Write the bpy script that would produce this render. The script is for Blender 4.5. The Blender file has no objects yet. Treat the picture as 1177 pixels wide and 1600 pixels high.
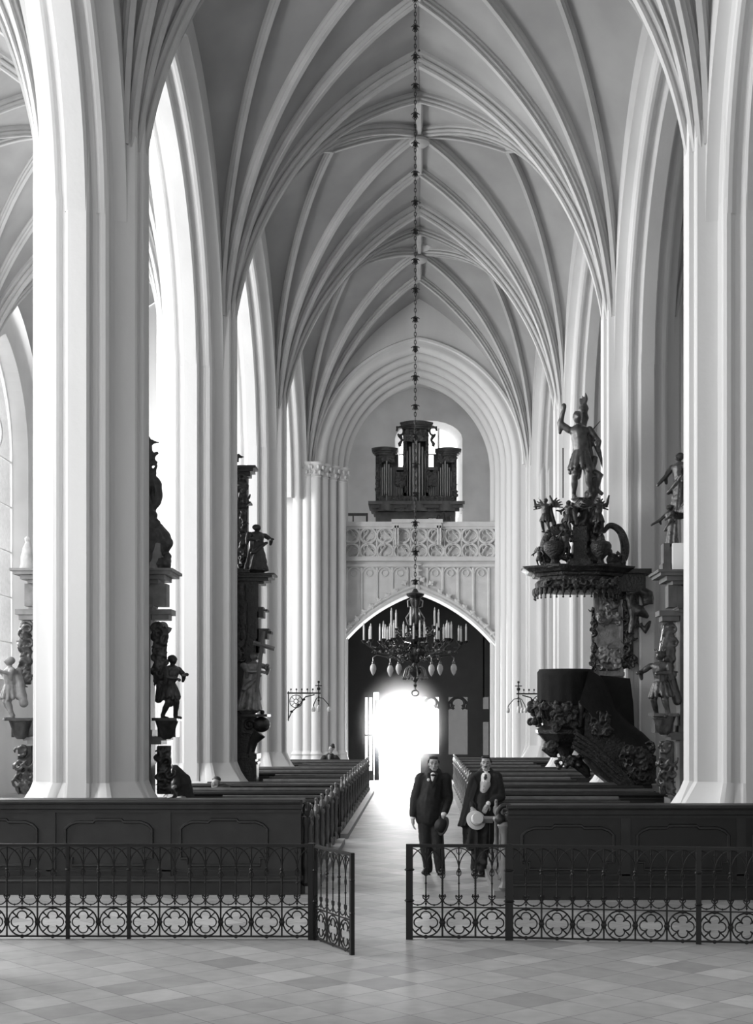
import bpy, math, random
from mathutils import Vector, Matrix, noise
random.seed(7)
PI = math.pi
C = bpy.context.scene.collection
sc = bpy.context.scene
R = math.radians

# ------------------------------------------------------------------ camera
cam_d = bpy.data.cameras.new('camera'); cam = bpy.data.objects.new('camera', cam_d); C.objects.link(cam)
CH = 2.3; F = 2100.0; VX = 655.0; HY = 1120.0
cam.location = (0, 0, CH); cam.rotation_euler = (PI/2, 0, 0)
cam_d.sensor_fit = 'HORIZONTAL'; cam_d.sensor_width = 36; cam_d.lens = F/1177*36
cam_d.shift_x = -(VX-588.5)/1177; cam_d.shift_y = (HY-800)/1177
cam_d.clip_end = 300
sc.camera = cam
sc.view_settings.view_transform = 'Standard'; sc.view_settings.look = 'None'
sc.view_settings.gamma = 1; sc.view_settings.use_curve_mapping = False
sc.view_settings.exposure = 0.22
# ------------------------------------------------------------------ world: a bright overcast day
w = bpy.data.worlds.new('world'); sc.world = w; w.use_nodes = True
w.node_tree.nodes['Background'].inputs[0].default_value = (1, 1, 1, 1)
w.node_tree.nodes['Background'].inputs[1].default_value = 5.0
def area(name, loc, rot, sx, sy, power, spread=180):
    l = bpy.data.lights.new(name, 'AREA'); l.shape = 'RECTANGLE'; l.size = sx; l.size_y = sy
    l.energy = power; l.spread = R(spread)
    o = bpy.data.objects.new(name, l); C.objects.link(o); o.location = loc; o.rotation_euler = rot
    o.visible_glossy = True
    return o
BAYS = [3.2, 11.3, 19.4, 27.5, 35.6, 43.7]
# daylight entering the tall windows of the two aisles
for k in range(5):
    ym = (BAYS[k]+BAYS[k+1])/2
    area('daylight_south', (-11.4, ym, 7.6), (0, -PI/2, 0), 8.0, 3.2, [600, 950, 1050, 1000, 950][k])
    area('daylight_north', (11.4, ym, 7.6), (0, PI/2, 0), 8.0, 3.0, [40, 10, 10, 14, 30][k])
area('fill_chancel', (-1.0, -9.0, 8.5), (R(84), 0, 0), 7.0, 9.0, 560)  # both chancel lamps are unseen fill added behind the camera
area('fill_chancel_south', (-8.5, -4.0, 7.5), (0, R(-84), 0), 7.0, 7.0, 600)
area('daylight_west_window', (0.38, 52.3, 9.2), (R(-90), 0, 0), 2.4, 3.4, 160)
area('daylight_west_door', (-0.6, 49.6, 1.5), (R(-90), 0, 0), 1.5, 2.6, 1000)

# ------------------------------------------------------------------ helpers
def P(px, py, d): return Vector(((px-VX)*d/F, d, CH+(HY-py)*d/F))
def X(px, d): return (px-VX)*d/F
def Z(py, d): return CH+(HY-py)*d/F
def L3(a, b, t): return Vector(a)*(1-t)+Vector(b)*t
WLOC = {}
def tag(o, label=None, cat=None, group=None, kind=None):
    if label: o['label'] = label
    if cat: o['category'] = cat
    if group: o['group'] = group
    if kind: o['kind'] = kind
    return o
def thing(name, label, cat, loc=(0, 0, 0), group=None):
    o = bpy.data.objects.new(name, None); C.objects.link(o); o.location = loc; o.empty_display_size = .2
    WLOC[o.name] = Vector(loc)
    return tag(o, label, cat, group)
def kids(o): return [c for c in bpy.data.objects if c.parent == o]
def copy_tree(o, parent=None):
    c = o.copy(); C.objects.link(c); c.parent = parent
    WLOC[c.name] = WLOC.get(o.name, Vector((0, 0, 0)))
    for ch in o.children: copy_tree(ch, c)
    return c
def sp(pts, n=5):
    pts = [Vector(p) for p in pts]; out = []
    for i in range(len(pts)-1):
        p0, p1, p2, p3 = pts[max(i-1, 0)], pts[i], pts[i+1], pts[min(i+2, len(pts)-1)]
        for k in range(n):
            t = k/n; out.append(.5*((2*p1)+(p2-p0)*t+(2*p0-5*p1+4*p2-p3)*t*t+(3*p1-p0-3*p2+p3)*t**3))
    return out+[pts[-1]]
class MB:
    def __init__(s): s.v = []; s.f = []
    def add(s, vs, fs):
        n = len(s.v); s.v += [Vector(v) for v in vs]; s.f += [tuple(i+n for i in f) for f in fs]; return s
    def box(s, a, b, taper=None):
        x0, y0, z0 = a; x1, y1, z1 = b
        v = [(x0,y0,z0),(x1,y0,z0),(x1,y1,z0),(x0,y1,z0),(x0,y0,z1),(x1,y0,z1),(x1,y1,z1),(x0,y1,z1)]
        if taper:
            cx, cy = (x0+x1)/2, (y0+y1)/2
            v = v[:4]+[(cx+(p[0]-cx)*taper, cy+(p[1]-cy)*taper, p[2]) for p in v[4:]]
        return s.add(v, [(3,2,1,0),(4,5,6,7),(0,1,5,4),(1,2,6,5),(2,3,7,6),(3,0,4,7)])
    def cbox(s, c, sz, rot=None):
        m = MB(); m.box([-q/2 for q in sz], [q/2 for q in sz])
        M = (rot.to_4x4() if rot else Matrix())
        return s.add([M @ v + Vector(c) for v in m.v], m.f)
    def loft(s, rings, closed=True, caps=True):
        n = len(rings[0]); vs = [p for r in rings for p in r]; fs = []
        for i in range(len(rings)-1):
            for j in range(n if closed else n-1):
                k = (j+1) % n
                fs.append((i*n+j, i*n+k, (i+1)*n+k, (i+1)*n+j))
        if caps and closed:
            fs.append(tuple(range(n-1, -1, -1))); fs.append(tuple((len(rings)-1)*n+j for j in range(n)))
        return s.add(vs, fs)
    def prism(s, poly, d0, d1, axis='z'):
        def m(p, d): return {'z': (p[0], p[1], d), 'y': (p[0], d, p[1]), 'x': (d, p[0], p[1])}[axis]
        return s.loft([[m(p, d0) for p in poly], [m(p, d1) for p in poly]])
    def tube(s, path, r, n=8, caps=True):
        path = [Vector(p) for p in path]; rs = r if isinstance(r, (list, tuple)) else [r]*len(path)
        rings = []; T0 = (path[1]-path[0]).normalized()
        up = Vector((0, 0, 1)) if abs(T0.z) < .9 else Vector((1, 0, 0))
        N = (up - T0*up.dot(T0)).normalized()
        for i, p in enumerate(path):
            a = path[max(i-1, 0)]; b = path[min(i+1, len(path)-1)]; T = (b-a)
            T = T.normalized() if T.length > 1e-9 else T0
            N = (N - T*N.dot(T)); N = N.normalized() if N.length > 1e-6 else Vector((1, 0, 0)); B = T.cross(N)
            rings.append([p+(N*math.cos(2*PI*j/n)+B*math.sin(2*PI*j/n))*rs[i] for j in range(n)])
        return s.loft(rings, True, caps)
    def lathe(s, prof, c=(0, 0, 0), n=16, sy=1.0, rot=None, a0=0):
        c = Vector(c); rings = []
        for r, z in prof:
            ring = [Vector((r*math.cos(a0+2*PI*j/n), sy*r*math.sin(a0+2*PI*j/n), z)) for j in range(n)]
            if rot: ring = [rot @ p for p in ring]
            rings.append([p+c for p in ring])
        return s.loft(rings)
    def ell(s, c, r, rot=None, n=10):
        if not isinstance(r, (tuple, list)): r = (r, r, r)
        c = Vector(c); rings = []
        for i in range(n//2+1):
            th = PI*i/(n//2); th = max(.04, min(PI-.04, th))
            ring = [Vector((r[0]*math.sin(th)*math.cos(2*PI*j/n), r[1]*math.sin(th)*math.sin(2*PI*j/n), -r[2]*math.cos(th))) for j in range(n)]
            if rot: ring = [rot @ p for p in ring]
            rings.append([p+c for p in ring])
        return s.loft(rings)
    def cap(s, a, b, ra, rb=None, n=10):
        rb = ra if rb is None else rb; a = Vector(a); b = Vector(b); d = b-a
        if d.length < 1e-6: return s.ell(a, ra)
        T = d.normalized(); pts = []; rs = []
        for t in (-.98, -.8, -.45, 0): pts.append(a+T*ra*t); rs.append(ra*math.sqrt(1-t*t))
        for t in (0, .45, .8, .98): pts.append(b+T*rb*t); rs.append(rb*math.sqrt(1-t*t))
        return s.tube(pts, rs, n)
    def chain(s, pts, rs):
        for i in range(len(pts)-1): s.cap(pts[i], pts[i+1], rs[i], rs[i+1])
        return s
    def stube(s, path, r, n=8, k=5):
        rs = [v.x for v in sp([(q, 0, 0) for q in (r if isinstance(r, (list, tuple)) else [r]*len(path))], k)]
        return s.tube(sp(path, k), [max(q, .001) for q in rs], n)
    def sweep(s, path, prof, side, closed=True):
        """prof (u along side vector, v along inward normal)"""
        rings = []; side = Vector(side).normalized()
        for i, p in enumerate(path):
            T = (path[min(i+1, len(path)-1)]-path[max(i-1, 0)]).normalized()
            Nn = T.cross(side).normalized()
            rings.append([p+side*u+Nn*v for u, v in prof])
        return s.loft(rings, closed)
    def xf(s, M):
        s.v = [M @ v for v in s.v]; return s
    def build(s, name, mat, parent=None, smooth=35, off=None):
        o0 = Vector((0, 0, 0))
        if parent is not None: o0 = WLOC.get(parent.name, o0)
        if off is not None: o0 = Vector(off)
        me = bpy.data.meshes.new(name)
        me.from_pydata([tuple(v-o0) for v in s.v], [], s.f)
        me.validate()
        me.materials.append(mat)
        if smooth:
            for p in me.polygons: p.use_smooth = True
            me.set_sharp_from_angle(angle=R(smooth))
        o = bpy.data.objects.new(name, me); C.objects.link(o)
        if parent is not None: o.parent = parent
        if parent is None and off is not None: o.location = off
        WLOC[o.name] = o0
        return o
    def organic(s, name, mat, parent=None, voxel=.02, smooth=2, noise_amp=0, noise_f=8, off=None):
        """fuse every blob into one continuous surface"""
        o = s.build(name, mat, parent, smooth=0, off=off)
        m = o.modifiers.new('r', 'REMESH'); m.mode = 'VOXEL'; m.voxel_size = voxel; m.use_smooth_shade = True
        if smooth:
            q = o.modifiers.new('s', 'SMOOTH'); q.factor = .5; q.iterations = smooth
        dg = bpy.context.evaluated_depsgraph_get(); dg.update()
        me = bpy.data.meshes.new_from_object(o.evaluated_get(dg))
        o.modifiers.clear(); old = o.data; o.data = me; me.name = name; bpy.data.meshes.remove(old)
        if not me.materials: me.materials.append(mat)
        if noise_amp:
            nv = [v.normal.copy() for v in me.vertices]
            for v, nn in zip(me.vertices, nv): v.co += nn*noise.noise(v.co*noise_f)*noise_amp
        for p in me.polygons: p.use_smooth = True
        return o

# ------------------------------------------------------------------ materials
def mat(name, col, rough=.7, metal=0, var=.0, vscale=2., bump=0, bscale=20., spec=.5, bdist=.02, streak=False):
    m = bpy.data.materials.new(name); m.use_nodes = True; nt = m.node_tree; b = nt.nodes['Principled BSDF']
    b.inputs['Roughness'].default_value = rough; b.inputs['Metallic'].default_value = metal
    b.inputs['Specular IOR Level'].default_value = spec
    c = col if isinstance(col, tuple) else (col, col, col)
    b.inputs['Base Color'].default_value = (*c, 1)
    tc = nt.nodes.new('ShaderNodeTexCoord')
    if var:
        nz = nt.nodes.new('ShaderNodeTexNoise'); nz.inputs['Scale'].default_value = vscale; nz.inputs['Detail'].default_value = 6
        if streak:
            mp = nt.nodes.new('ShaderNodeMapping'); mp.inputs['Scale'].default_value = (1, 1, .15)
            nt.links.new(tc.outputs['Object'], mp.inputs[0]); nt.links.new(mp.outputs[0], nz.inputs['Vector'])
        else: nt.links.new(tc.outputs['Object'], nz.inputs['Vector'])
        cr = nt.nodes.new('ShaderNodeValToRGB')
        cr.color_ramp.elements[0].position = .3; cr.color_ramp.elements[1].position = .7
        cr.color_ramp.elements[0].color = (*[q*(1-var) for q in c], 1); cr.color_ramp.elements[1].color = (*[min(1, q*(1+var)) for q in c], 1)
        nt.links.new(nz.outputs['Fac'], cr.inputs[0]); nt.links.new(cr.outputs[0], b.inputs['Base Color'])
    if bump:
        n2 = nt.nodes.new('ShaderNodeTexNoise'); n2.inputs['Scale'].default_value = bscale; n2.inputs['Detail'].default_value = 4
        nt.links.new(tc.outputs['Object'], n2.inputs['Vector'])
        bp = nt.nodes.new('ShaderNodeBump'); bp.inputs['Strength'].default_value = bump; bp.inputs['Distance'].default_value = bdist
        nt.links.new(n2.outputs['Fac'], bp.inputs['Height']); nt.links.new(bp.outputs[0], b.inputs['Normal'])
    return m
STONE = mat('pale_stone', .62, .85, var=.07, vscale=1.2, bump=.15, bscale=14, streak=True)
STONE2 = mat('carved_stone', .60, .85, var=.08, vscale=3, bump=.2, bscale=30)
PLASTER = mat('vault_plaster', .34, .9, var=.12, vscale=.8, bump=.1, bscale=8)
RIBM = mat('vault_rib_stone', .46, .85, var=.08, vscale=2)
WALLM = mat('wall_plaster', .50, .9, var=.1, vscale=.7)
NWALL = mat('shaded_north_wall_plaster', .16, .9, var=.15, vscale=.8)  # shade of the right aisle put into the wall colour
WESTM = mat('west_wall_plaster', .62, .9, var=.12, vscale=1.0)
PEW = mat('pew_oak', .016, .5, var=.35, vscale=5, bump=.15, bscale=25)
PEWL = mat('pew_worn_edge', .085, .4, var=.3, vscale=6)
PANEL = mat('panel_wood', .018, .45, var=.3, vscale=4)
SCREEN = mat('porch_dark_wood', .012, .6, var=.3, vscale=3)
IRON = mat('black_iron', .008, .5, .2)
GILT = mat('dark_gilded_carving', .045, .38, .35, var=.6, vscale=9, bump=.9, bscale=30, bdist=.03)
DARKW = mat('dark_altar_wood', .022, .4, var=.5, vscale=6, bump=.6, bscale=22)
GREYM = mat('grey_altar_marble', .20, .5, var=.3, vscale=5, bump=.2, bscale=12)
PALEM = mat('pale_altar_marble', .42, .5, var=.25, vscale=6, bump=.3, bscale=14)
FIGD = mat('dark_bronzed_figure', .05, .35, .3, var=.5, vscale=8, bump=.4, bscale=30)
FIGL = mat('pale_gilded_figure', .22, .35, .4, var=.4, vscale=8, bump=.3, bscale=30)
VELVET = mat('black_velvet', .006, .9, var=.4, vscale=8, bump=.3, bscale=30)
BRASS = mat('dark_brass', .07, .28, .7, var=.5, vscale=20)
BRASSL = mat('bright_brass', .25, .25, .7)
WAX = mat('white_candle', .75, .5)
BULB = mat('frosted_glass_bulb', .62, .25, var=.1, vscale=20)
ORGW = mat('organ_case_wood', .032, .4, var=.4, vscale=6, bump=.4, bscale=22)
ORGL = mat('organ_base_wood', .07, .45, var=.3, vscale=5)
PIPE = mat('organ_pipe_tin', .22, .3, .7)
SUIT = mat('black_wool', .013, .8, var=.2, vscale=30)
SUIT2 = mat('dark_coat_wool', .010, .85, var=.2, vscale=30)
TROU = mat('dark_trouser_wool', .014, .8, var=.2, vscale=30)
SKIN = mat('skin', .33, .5, var=.05, vscale=12)
HAIR = mat('dark_hair', .018, .5, bump=.5, bscale=60)
LINEN = mat('white_linen', .75, .7)
WCOAT = mat('pale_waistcoat', .50, .7, var=.08, vscale=12)
STRAW = mat('pale_straw', .68, .6, bump=.2, bscale=80)
LEATHER = mat('black_leather', .01, .3)
BOOKM = mat('grey_cloth_book', .10, .6)
BLACKF = mat('black_felt', .008, .7)
def emit(name, col, s):
    m = bpy.data.materials.new(name); m.use_nodes = True; nt = m.node_tree; nt.nodes.remove(nt.nodes['Principled BSDF'])
    e = nt.nodes.new('ShaderNodeEmission'); e.inputs[0].default_value = (col, col, col, 1); e.inputs[1].default_value = s
    nt.links.new(e.outputs[0], nt.nodes['Material Output'].inputs[0]); return m
def glass(name, t):
    m = bpy.data.materials.new(name); m.use_nodes = True; nt = m.node_tree; b = nt.nodes['Principled BSDF']
    b.inputs['Base Color'].default_value = (.3, .3, .3, 1); b.inputs['Roughness'].default_value = .3
    tr = nt.nodes.new('ShaderNodeBsdfTransparent'); nz = nt.nodes.new('ShaderNodeTexNoise'); nz.inputs['Scale'].default_value = 9
    tc = nt.nodes.new('ShaderNodeTexCoord'); nt.links.new(tc.outputs['Object'], nz.inputs['Vector'])
    cr = nt.nodes.new('ShaderNodeValToRGB'); cr.color_ramp.elements[0].color = (t*.8,)*3+(1,); cr.color_ramp.elements[1].color = (t*1.2,)*3+(1,)
    nt.links.new(nz.outputs['Fac'], cr.inputs[0]); nt.links.new(cr.outputs[0], tr.inputs[0])
    mx = nt.nodes.new('ShaderNodeMixShader'); mx.inputs[0].default_value = .92
    nt.links.new(b.outputs[0], mx.inputs[1]); nt.links.new(tr.outputs[0], mx.inputs[2])
    nt.links.new(mx.outputs[0], nt.nodes['Material Output'].inputs[0]); return m
GL_CLEAR = glass('leaded_glass', .6)
GL_NORTH = glass('dimmed_leaded_glass', .10)  # north glass darkened to keep the right aisle dim
GL_BRIGHT = glass('bright_door_glass', .35)
GL_DIM = glass('shaded_door_glass', .030)  # blocked daylight behind the panes put into a darker glass tint
def tiles():
    m = bpy.data.materials.new('stone_floor_tiles'); m.use_nodes = True; nt = m.node_tree; N = nt.nodes; K = nt.links
    b = N['Principled BSDF']; b.inputs['Roughness'].default_value = .55
    tc = N.new('ShaderNodeTexCoord'); mp = N.new('ShaderNodeMapping')
    mp.inputs['Rotation'].default_value = (0, 0, R(-42)); mp.inputs['Scale'].default_value = (1/.43, 1/.43, 1)
    K.new(tc.outputs['Object'], mp.inputs[0])
    fl = N.new('ShaderNodeVectorMath'); fl.operation = 'FLOOR'; K.new(mp.outputs[0], fl.inputs[0])
    wn = N.new('ShaderNodeTexWhiteNoise'); wn.noise_dimensions = '3D'; K.new(fl.outputs[0], wn.inputs['Vector'])
    cr = N.new('ShaderNodeValToRGB'); E = cr.color_ramp.elements
    E[0].color = (.25,)*3+(1,); E[1].color = (.45,)*3+(1,); e = E.new(.18); e.color = (.32,)*3+(1,); e = E.new(.85); e.color = (.38,)*3+(1,)
    K.new(wn.outputs['Value'], cr.inputs[0])
    fr = N.new('ShaderNodeVectorMath'); fr.operation = 'FRACTION'; K.new(mp.outputs[0], fr.inputs[0])
    sx = N.new('ShaderNodeSeparateXYZ'); K.new(fr.outputs[0], sx.inputs[0])
    mn = N.new('ShaderNodeMath'); mn.operation = 'MINIMUM'; K.new(sx.outputs[0], mn.inputs[0]); K.new(sx.outputs[1], mn.inputs[1])
    lt = N.new('ShaderNodeMath'); lt.operation = 'LESS_THAN'; lt.inputs[1].default_value = .022; K.new(mn.outputs[0], lt.inputs[0])
    nz = N.new('ShaderNodeTexNoise'); nz.inputs['Scale'].default_value = 5; nz.inputs['Detail'].default_value = 8; K.new(tc.outputs['Object'], nz.inputs['Vector'])
    mr = N.new('ShaderNodeMapRange'); mr.inputs[3].default_value = .75; mr.inputs[4].default_value = 1.25; K.new(nz.outputs['Fac'], mr.inputs[0])
    ml = N.new('ShaderNodeVectorMath'); ml.operation = 'SCALE'; K.new(cr.outputs[0], ml.inputs[0]); K.new(mr.outputs[0], ml.inputs['Scale'])
    mx = N.new('ShaderNodeMix'); mx.data_type = 'RGBA'; mx.inputs['B'].default_value = (.17, .17, .17, 1)
    K.new(lt.outputs[0], mx.inputs['Factor']); K.new(ml.outputs[0], mx.inputs['A']); K.new(mx.outputs['Result'], b.inputs['Base Color'])
    return m
TILES = tiles()

# ------------------------------------------------------------------ floor and outer walls
def struct(mb, name, m, smooth=35, parent=None):
    o = mb.build(name, m, parent, smooth)
    if parent is None: o['kind'] = 'structure'
    return o
struct(MB().box((-12.4, -10, -.3), (12.4, 53.4, 0)), 'floor', TILES)

# pier plan: (n across the nave wall, s along it), quarter from nave tip to arcade tip
Q = [(.87, 0), (.87, .15), (.855, .185), (.79, .19), (.765, .22), (.79, .26), (.79, .32), (.765, .35), (.70, .365), (.655, .38),
     (.56, .40), (.475, .44), (.43, .50), (.415, .57), (.415, .61), (.44, .63), (.445, .67), (.40, .71), (.34, .72), (.30, .71), (.265, .68), (.20, .68),
     (.18, .70), (.175, .79), (.14, .82), (0, .82)]
NT = .80; Q = [(n*NT/.87, s_) for n, s_ in Q]
def ring_full():
    q1 = Q[:]; q2 = [(-n, s) for n, s in reversed(Q[:-1])]; q3 = [(-n, -s) for n, s in Q[1:]]; q4 = [(n, -s) for n, s in reversed(Q[1:-1])]
    return q1+q2+q3+q4
RF = ring_full()
def octa(n, s, k=1.0):
    """project a profile point radially on to the octagonal plinth"""
    a = math.atan2(s/.84, n/.90); hx, hy = .95*k, .90*k
    c, d = abs(math.cos(a)), abs(math.sin(a))
    t = min(1/c if c > 1e-6 else 9, 1/d if d > 1e-6 else 9, 1.52/(c+d))
    return (math.cos(a)*t*hx, math.sin(a)*t*hy)
def pier_mesh(cx, cy, ztop=11.0, z0=0):
    m = MB(); rings = []
    def ring(z, fn): return [Vector((cx+fn(n, s)[0], cy+fn(n, s)[1], z)) for n, s in RF]
    ring_m = lambda n, s: (n, s)
    for z, k in ((z0, 1.12), (.18, 1.12), (.24, 1.06), (.95, 1.05)):
        rings.append(ring(z, lambda n, s: octa(n, s, k)))
    rings.append(ring(1.02, lambda n, s: octa(n, s, .99)))
    rings.append(ring(1.38, ring_m)); rings.append(ring(ztop, ring_m))
    return m.loft(rings, True, True)
ZS = 9.3        # arcade springing
ZR = 10.4       # vault springing
ZC = 16.1       # ridge
XE = {-1: [4.23, 4.08, 3.93, 3.74, 3.52, 3.40], 1: [4.15, 4.0, 3.85, 3.74, 3.57, 3.40]}
def pc(side, k): return side*(XE[side][k]+NT)
ordn = ['first', 'second', 'third', 'fourth', 'fifth']
for side, sn in ((-1, 'left'), (1, 'right')):
    for k in range(1, 5):
        cx = pc(side, k); cy = BAYS[k]
        if k == 1: lab = 'moulded stone pier of the %s arcade just outside the picture edge' % sn
        else: lab = {(-1, 2): 'widest pale fluted stone pier, leftmost in view, behind the left front pews',
                     (1, 2): 'pale fluted stone pier at the right edge of the picture behind the front pews',
                     (-1, 3): 'second fluted pier down the left arcade, in front of the altar with the cross bearer',
                     (1, 3): 'fluted stone pier carrying the carved pulpit on the right',
                     (-1, 4): 'narrow distant fluted pier on the left beside the clustered columns of the west arch',
                     (1, 4): 'narrow distant fluted pier on the right beyond the pulpit'}[(side, k)]
        t = thing('stone_pier', lab, 'pillar', (cx, cy, 0))
        pier_mesh(cx, cy).build('shaft', STONE, t, 20)

# arcades -----------------------------------------------------------------
WN = .60
half = [(n, s) for n, s in RF if s > .375]
half.sort(key=lambda p: 0)  # keep order
iA = next(i for i, p in enumerate(RF) if p[1] > .375)
ARC_PROF = [p for p in RF[iA:] if p[1] > .375]
ARC_PROF = [(ARC_PROF[0][0], ARC_PROF[0][1])]+ARC_PROF[1:]
CC = 5.45
def arcade(side, k, mbs, mbw):
    A = Vector((pc(side, k), BAYS[k], 0)); B = Vector((pc(side, k+1), BAYS[k+1], 0))
    D = (B-A); Ln = D.length; D.normalize(); Nn = Vector((D.y, -D.x, 0))   # Nn points +x
    NS = 28
    for (O, d) in ((A, D), (B, -D)):
        rings = []
        for i in range(NS+1):
            t = i/NS; ring = []
            for n, s in ARC_PROF:
                r = CC-s; th = math.acos((CC-Ln/2)/r)*t
                ring.append(O+d*(CC-r*math.cos(th))+Nn*n+Vector((0, 0, ZS+r*math.sin(th))))
            rings.append(ring)
        mbs[-1].loft(rings, False)
        # wall above
        for sg in (1, -1):
            r = CC-ARC_PROF[0][1]
            lo = []; up = []
            for i in range(NS+1):
                th = math.acos((CC-Ln/2)/r)*i/NS
                p = O+d*(CC-r*math.cos(th))+Nn*(sg*.602)+Vector((0, 0, ZS+r*math.sin(th)))
                lo.append(p); up.append(Vector((p.x, p.y, 17.5)))
            lo.insert(0, O+Nn*(sg*.602)+Vector((0, 0, ZS))); up.insert(0, Vector((lo[0].x, lo[0].y, 17.5)))
            mbw.loft([lo, up], False)
for side, sn in ((-1, 'left'), (1, 'right')):
    ms = []; mw = MB()
    for k in range(1, 5): ms.append(MB()); arcade(side, k, ms, mw)
    wl = struct(mw, 'wall_%s' % sn, WALLM)
    for q in ms: q.build('arch_moulding', STONE, wl, 20)

# vaults ------------------------------------------------------------------
def arc(S, E, phi=8, n=26):
    S = Vector(S); E = Vector(E); h = Vector((E.x-S.x, E.y-S.y, 0)); Lh = h.length; hd = h.normalized(); Hh = E.z-S.z
    c = math.hypot(Lh, Hh); beta = math.atan2(Lh, Hh); ph = R(phi); al = beta-ph
    if al < .02: return [L3(S, E, i/n) for i in range(n+1)]
    Rr = c/(2*math.sin(al)); out = []
    for i in range(n+1):
        th = 2*al*i/n                         # turned angle
        x = Rr*(math.cos(ph)-math.cos(ph+th)); z = Rr*(math.sin(ph+th)-math.sin(ph))
        out.append(S+hd*x+Vector((0, 0, z)))
    return out
RIBP = [(.085, -.02), (.085, .04), (.045, .075), (.07, .10), (.07, .125), (.032, .155), (.045, .18), (.04, .21), (-.04, .21), (-.045, .18), (-.032, .155), (-.07, .125), (-.07, .10), (-.045, .075), (-.085, .04), (-.085, -.02)]
RIBB = [(u*1.7, v*1.35) for u, v in RIBP]
def rib(mb, path, prof=RIBP):
    h = Vector((path[-1].x-path[0].x, path[-1].y-path[0].y, 0))
    if h.length < 1e-4: h = Vector((0, 1, 0))
    side = h.normalized().cross(Vector((0, 0, 1)))
    # inward normal must point down/inside
    T = (path[1]-path[0]).normalized()
    Nn = T.cross(side)
    if Nn.dot(h.normalized())+(-Nn.z) < 0: side = -side
    q = MB(); q.sweep(path, prof, side); mb.append(('rib', q))
def web(mb, c1, c2):
    mb.loft([[L3(p, q, t/4) for t in range(5)] for p, q in zip(c1, c2)], False)
def vault_bay(xl0, xl1, xr0, xr1, y0, y1, wl0, wl1, wr0, wr1, webs, ribs, first, zc=ZC, full=True):
    """xl/xr springing x at y0/y1 ends; wl/wr wall planes"""
    ym = (y0+y1)/2; xm0 = (xl0+xr0)/2; xm1 = (xl1+xr1)/2; xm = (xm0+xm1)/2
    W = (xr0-xl0)/2
    for (ys, sg, xlv, xrv, wlv, wrv, xmm) in ((y0, 1, xl0, xr0, wl0, wr0, xm0), (y1, -1, xl1, xr1, wl1, wr1, xm1)):
        for (xs, wv, wm, s) in ((xlv, wlv, (wl0+wl1)/2, -1), (xrv, wrv, (wr0+wr1)/2, 1)):
            S = lambda dy, dx=0: Vector((xs+s*dx, ys+sg*dy, ZR))
            ridge0 = Vector((xmm, ys, zc-.2)); nodeA = Vector((xmm*.5+xm*.5, ys+sg*2.05, zc-.08)); boss = Vector((xm, ym, zc))
            T = Vector((xm+s*W*.55, ym, zc-.35)); Wp = Vector((wm, ym, 14.75))
            ct = arc(S(0, .29), ridge0); ca = arc(S(.11, .25), nodeA, 7); cb = arc(S(.20, .27), boss, 6); cT = arc(S(.28, .30), T, 3)
            cw = arc(Vector((wv+s*.12, ys+sg*.36, ZR-.1)), Wp, 0)
            for a, b in ((ct, ca), (ca, cb), (cb, cT), (cT, cw)): web(webs, a, b)
            # gap closers by the ridge
            webs.add([ridge0, nodeA, boss, ct[-1]], [(0, 1, 2)])
            webs.add([boss, T, boss], [(0, 1, 2)])
            if sg == 1: rib(ribs, ct, RIBB)
            for c in (ca, cb, cT): rib(ribs, c)
            if full:
                h = [L3(boss, T, i/6)+Vector((0, 0, .10*math.sin(PI*i/6))) for i in range(7)]
                if sg == 1: rib_line(ribs, h)
        # ridge rib between node and boss
        rib_line(ribs, [L3(Vector((xmm*.5+xm*.5, ys+sg*2.05, zc-.08)), (xm, ym, zc), i/4) for i in range(5)])
def rib_line(mb, path):
    h = Vector((path[-1].x-path[0].x, path[-1].y-path[0].y, 0)); side = h.normalized().cross(Vector((0, 0, 1)))
    Nn = (path[1]-path[0]).normalized().cross(side)
    if Nn.z > 0: side = -side
    q = MB(); q.sweep(path, RIBP, side); mb.append(('ridge_rib', q))
def vault(name, fn_l, fn_r, wfl, wfr, label_mat=PLASTER, zc=ZC, bosses=True):
    webs = MB(); ribs = []
    for k in range(1, 5):
        vault_bay(fn_l(k), fn_l(k+1), fn_r(k), fn_r(k+1), BAYS[k], BAYS[k+1], wfl(k), wfl(k+1), wfr(k), wfr(k+1), webs, ribs, k == 1, zc)
        ym = (BAYS[k]+BAYS[k+1])/2; xm = (fn_l(k)+fn_r(k)+fn_l(k+1)+fn_r(k+1))/4
        ribs.append(('boss', MB().lathe([(.02, -.42), (.16, -.40), (.24, -.34), (.24, -.28), (.16, -.2), (.16, 0)], (xm, ym, zc), 20)))
    o = struct(webs, name, label_mat, 40)
    for nm, q in ribs: q.build(nm, RIBM, o, 30)
    return o
xl = XE[-1]; xr = XE[1]
vault('ceiling', lambda k: -xl[k], lambda k: xr[k], lambda k: -xl[k]-.20, lambda k: xr[k]+.20)
XO = 12.2
vault('ceiling', lambda k: -XO+.4, lambda k: -xl[k]-1.60, lambda k: -XO+.2, lambda k: -xl[k]-1.40)
vault('ceiling', lambda k: xr[k]+1.60, lambda k: XO-.4, lambda k: xr[k]+1.40, lambda k: XO-.2)

# big round plate hung under the last boss
cp = thing('ceiling_disc', 'round pale disc hanging under the far vault boss', 'ceiling ornament', P(665, 392, 39.5))
cc = P(665, 392, 39.5)
MB().lathe([(.02, -.06), (.22, -.05), (.42, .02), (.44, .08), (.30, .12), (.05, .14)], cc, 28).build('disc', STONE, cp)
MB().cap(cc+Vector((0, 0, .1)), cc+Vector((0, 0, .45)), .05).build('rod', RIBM, cp)

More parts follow.
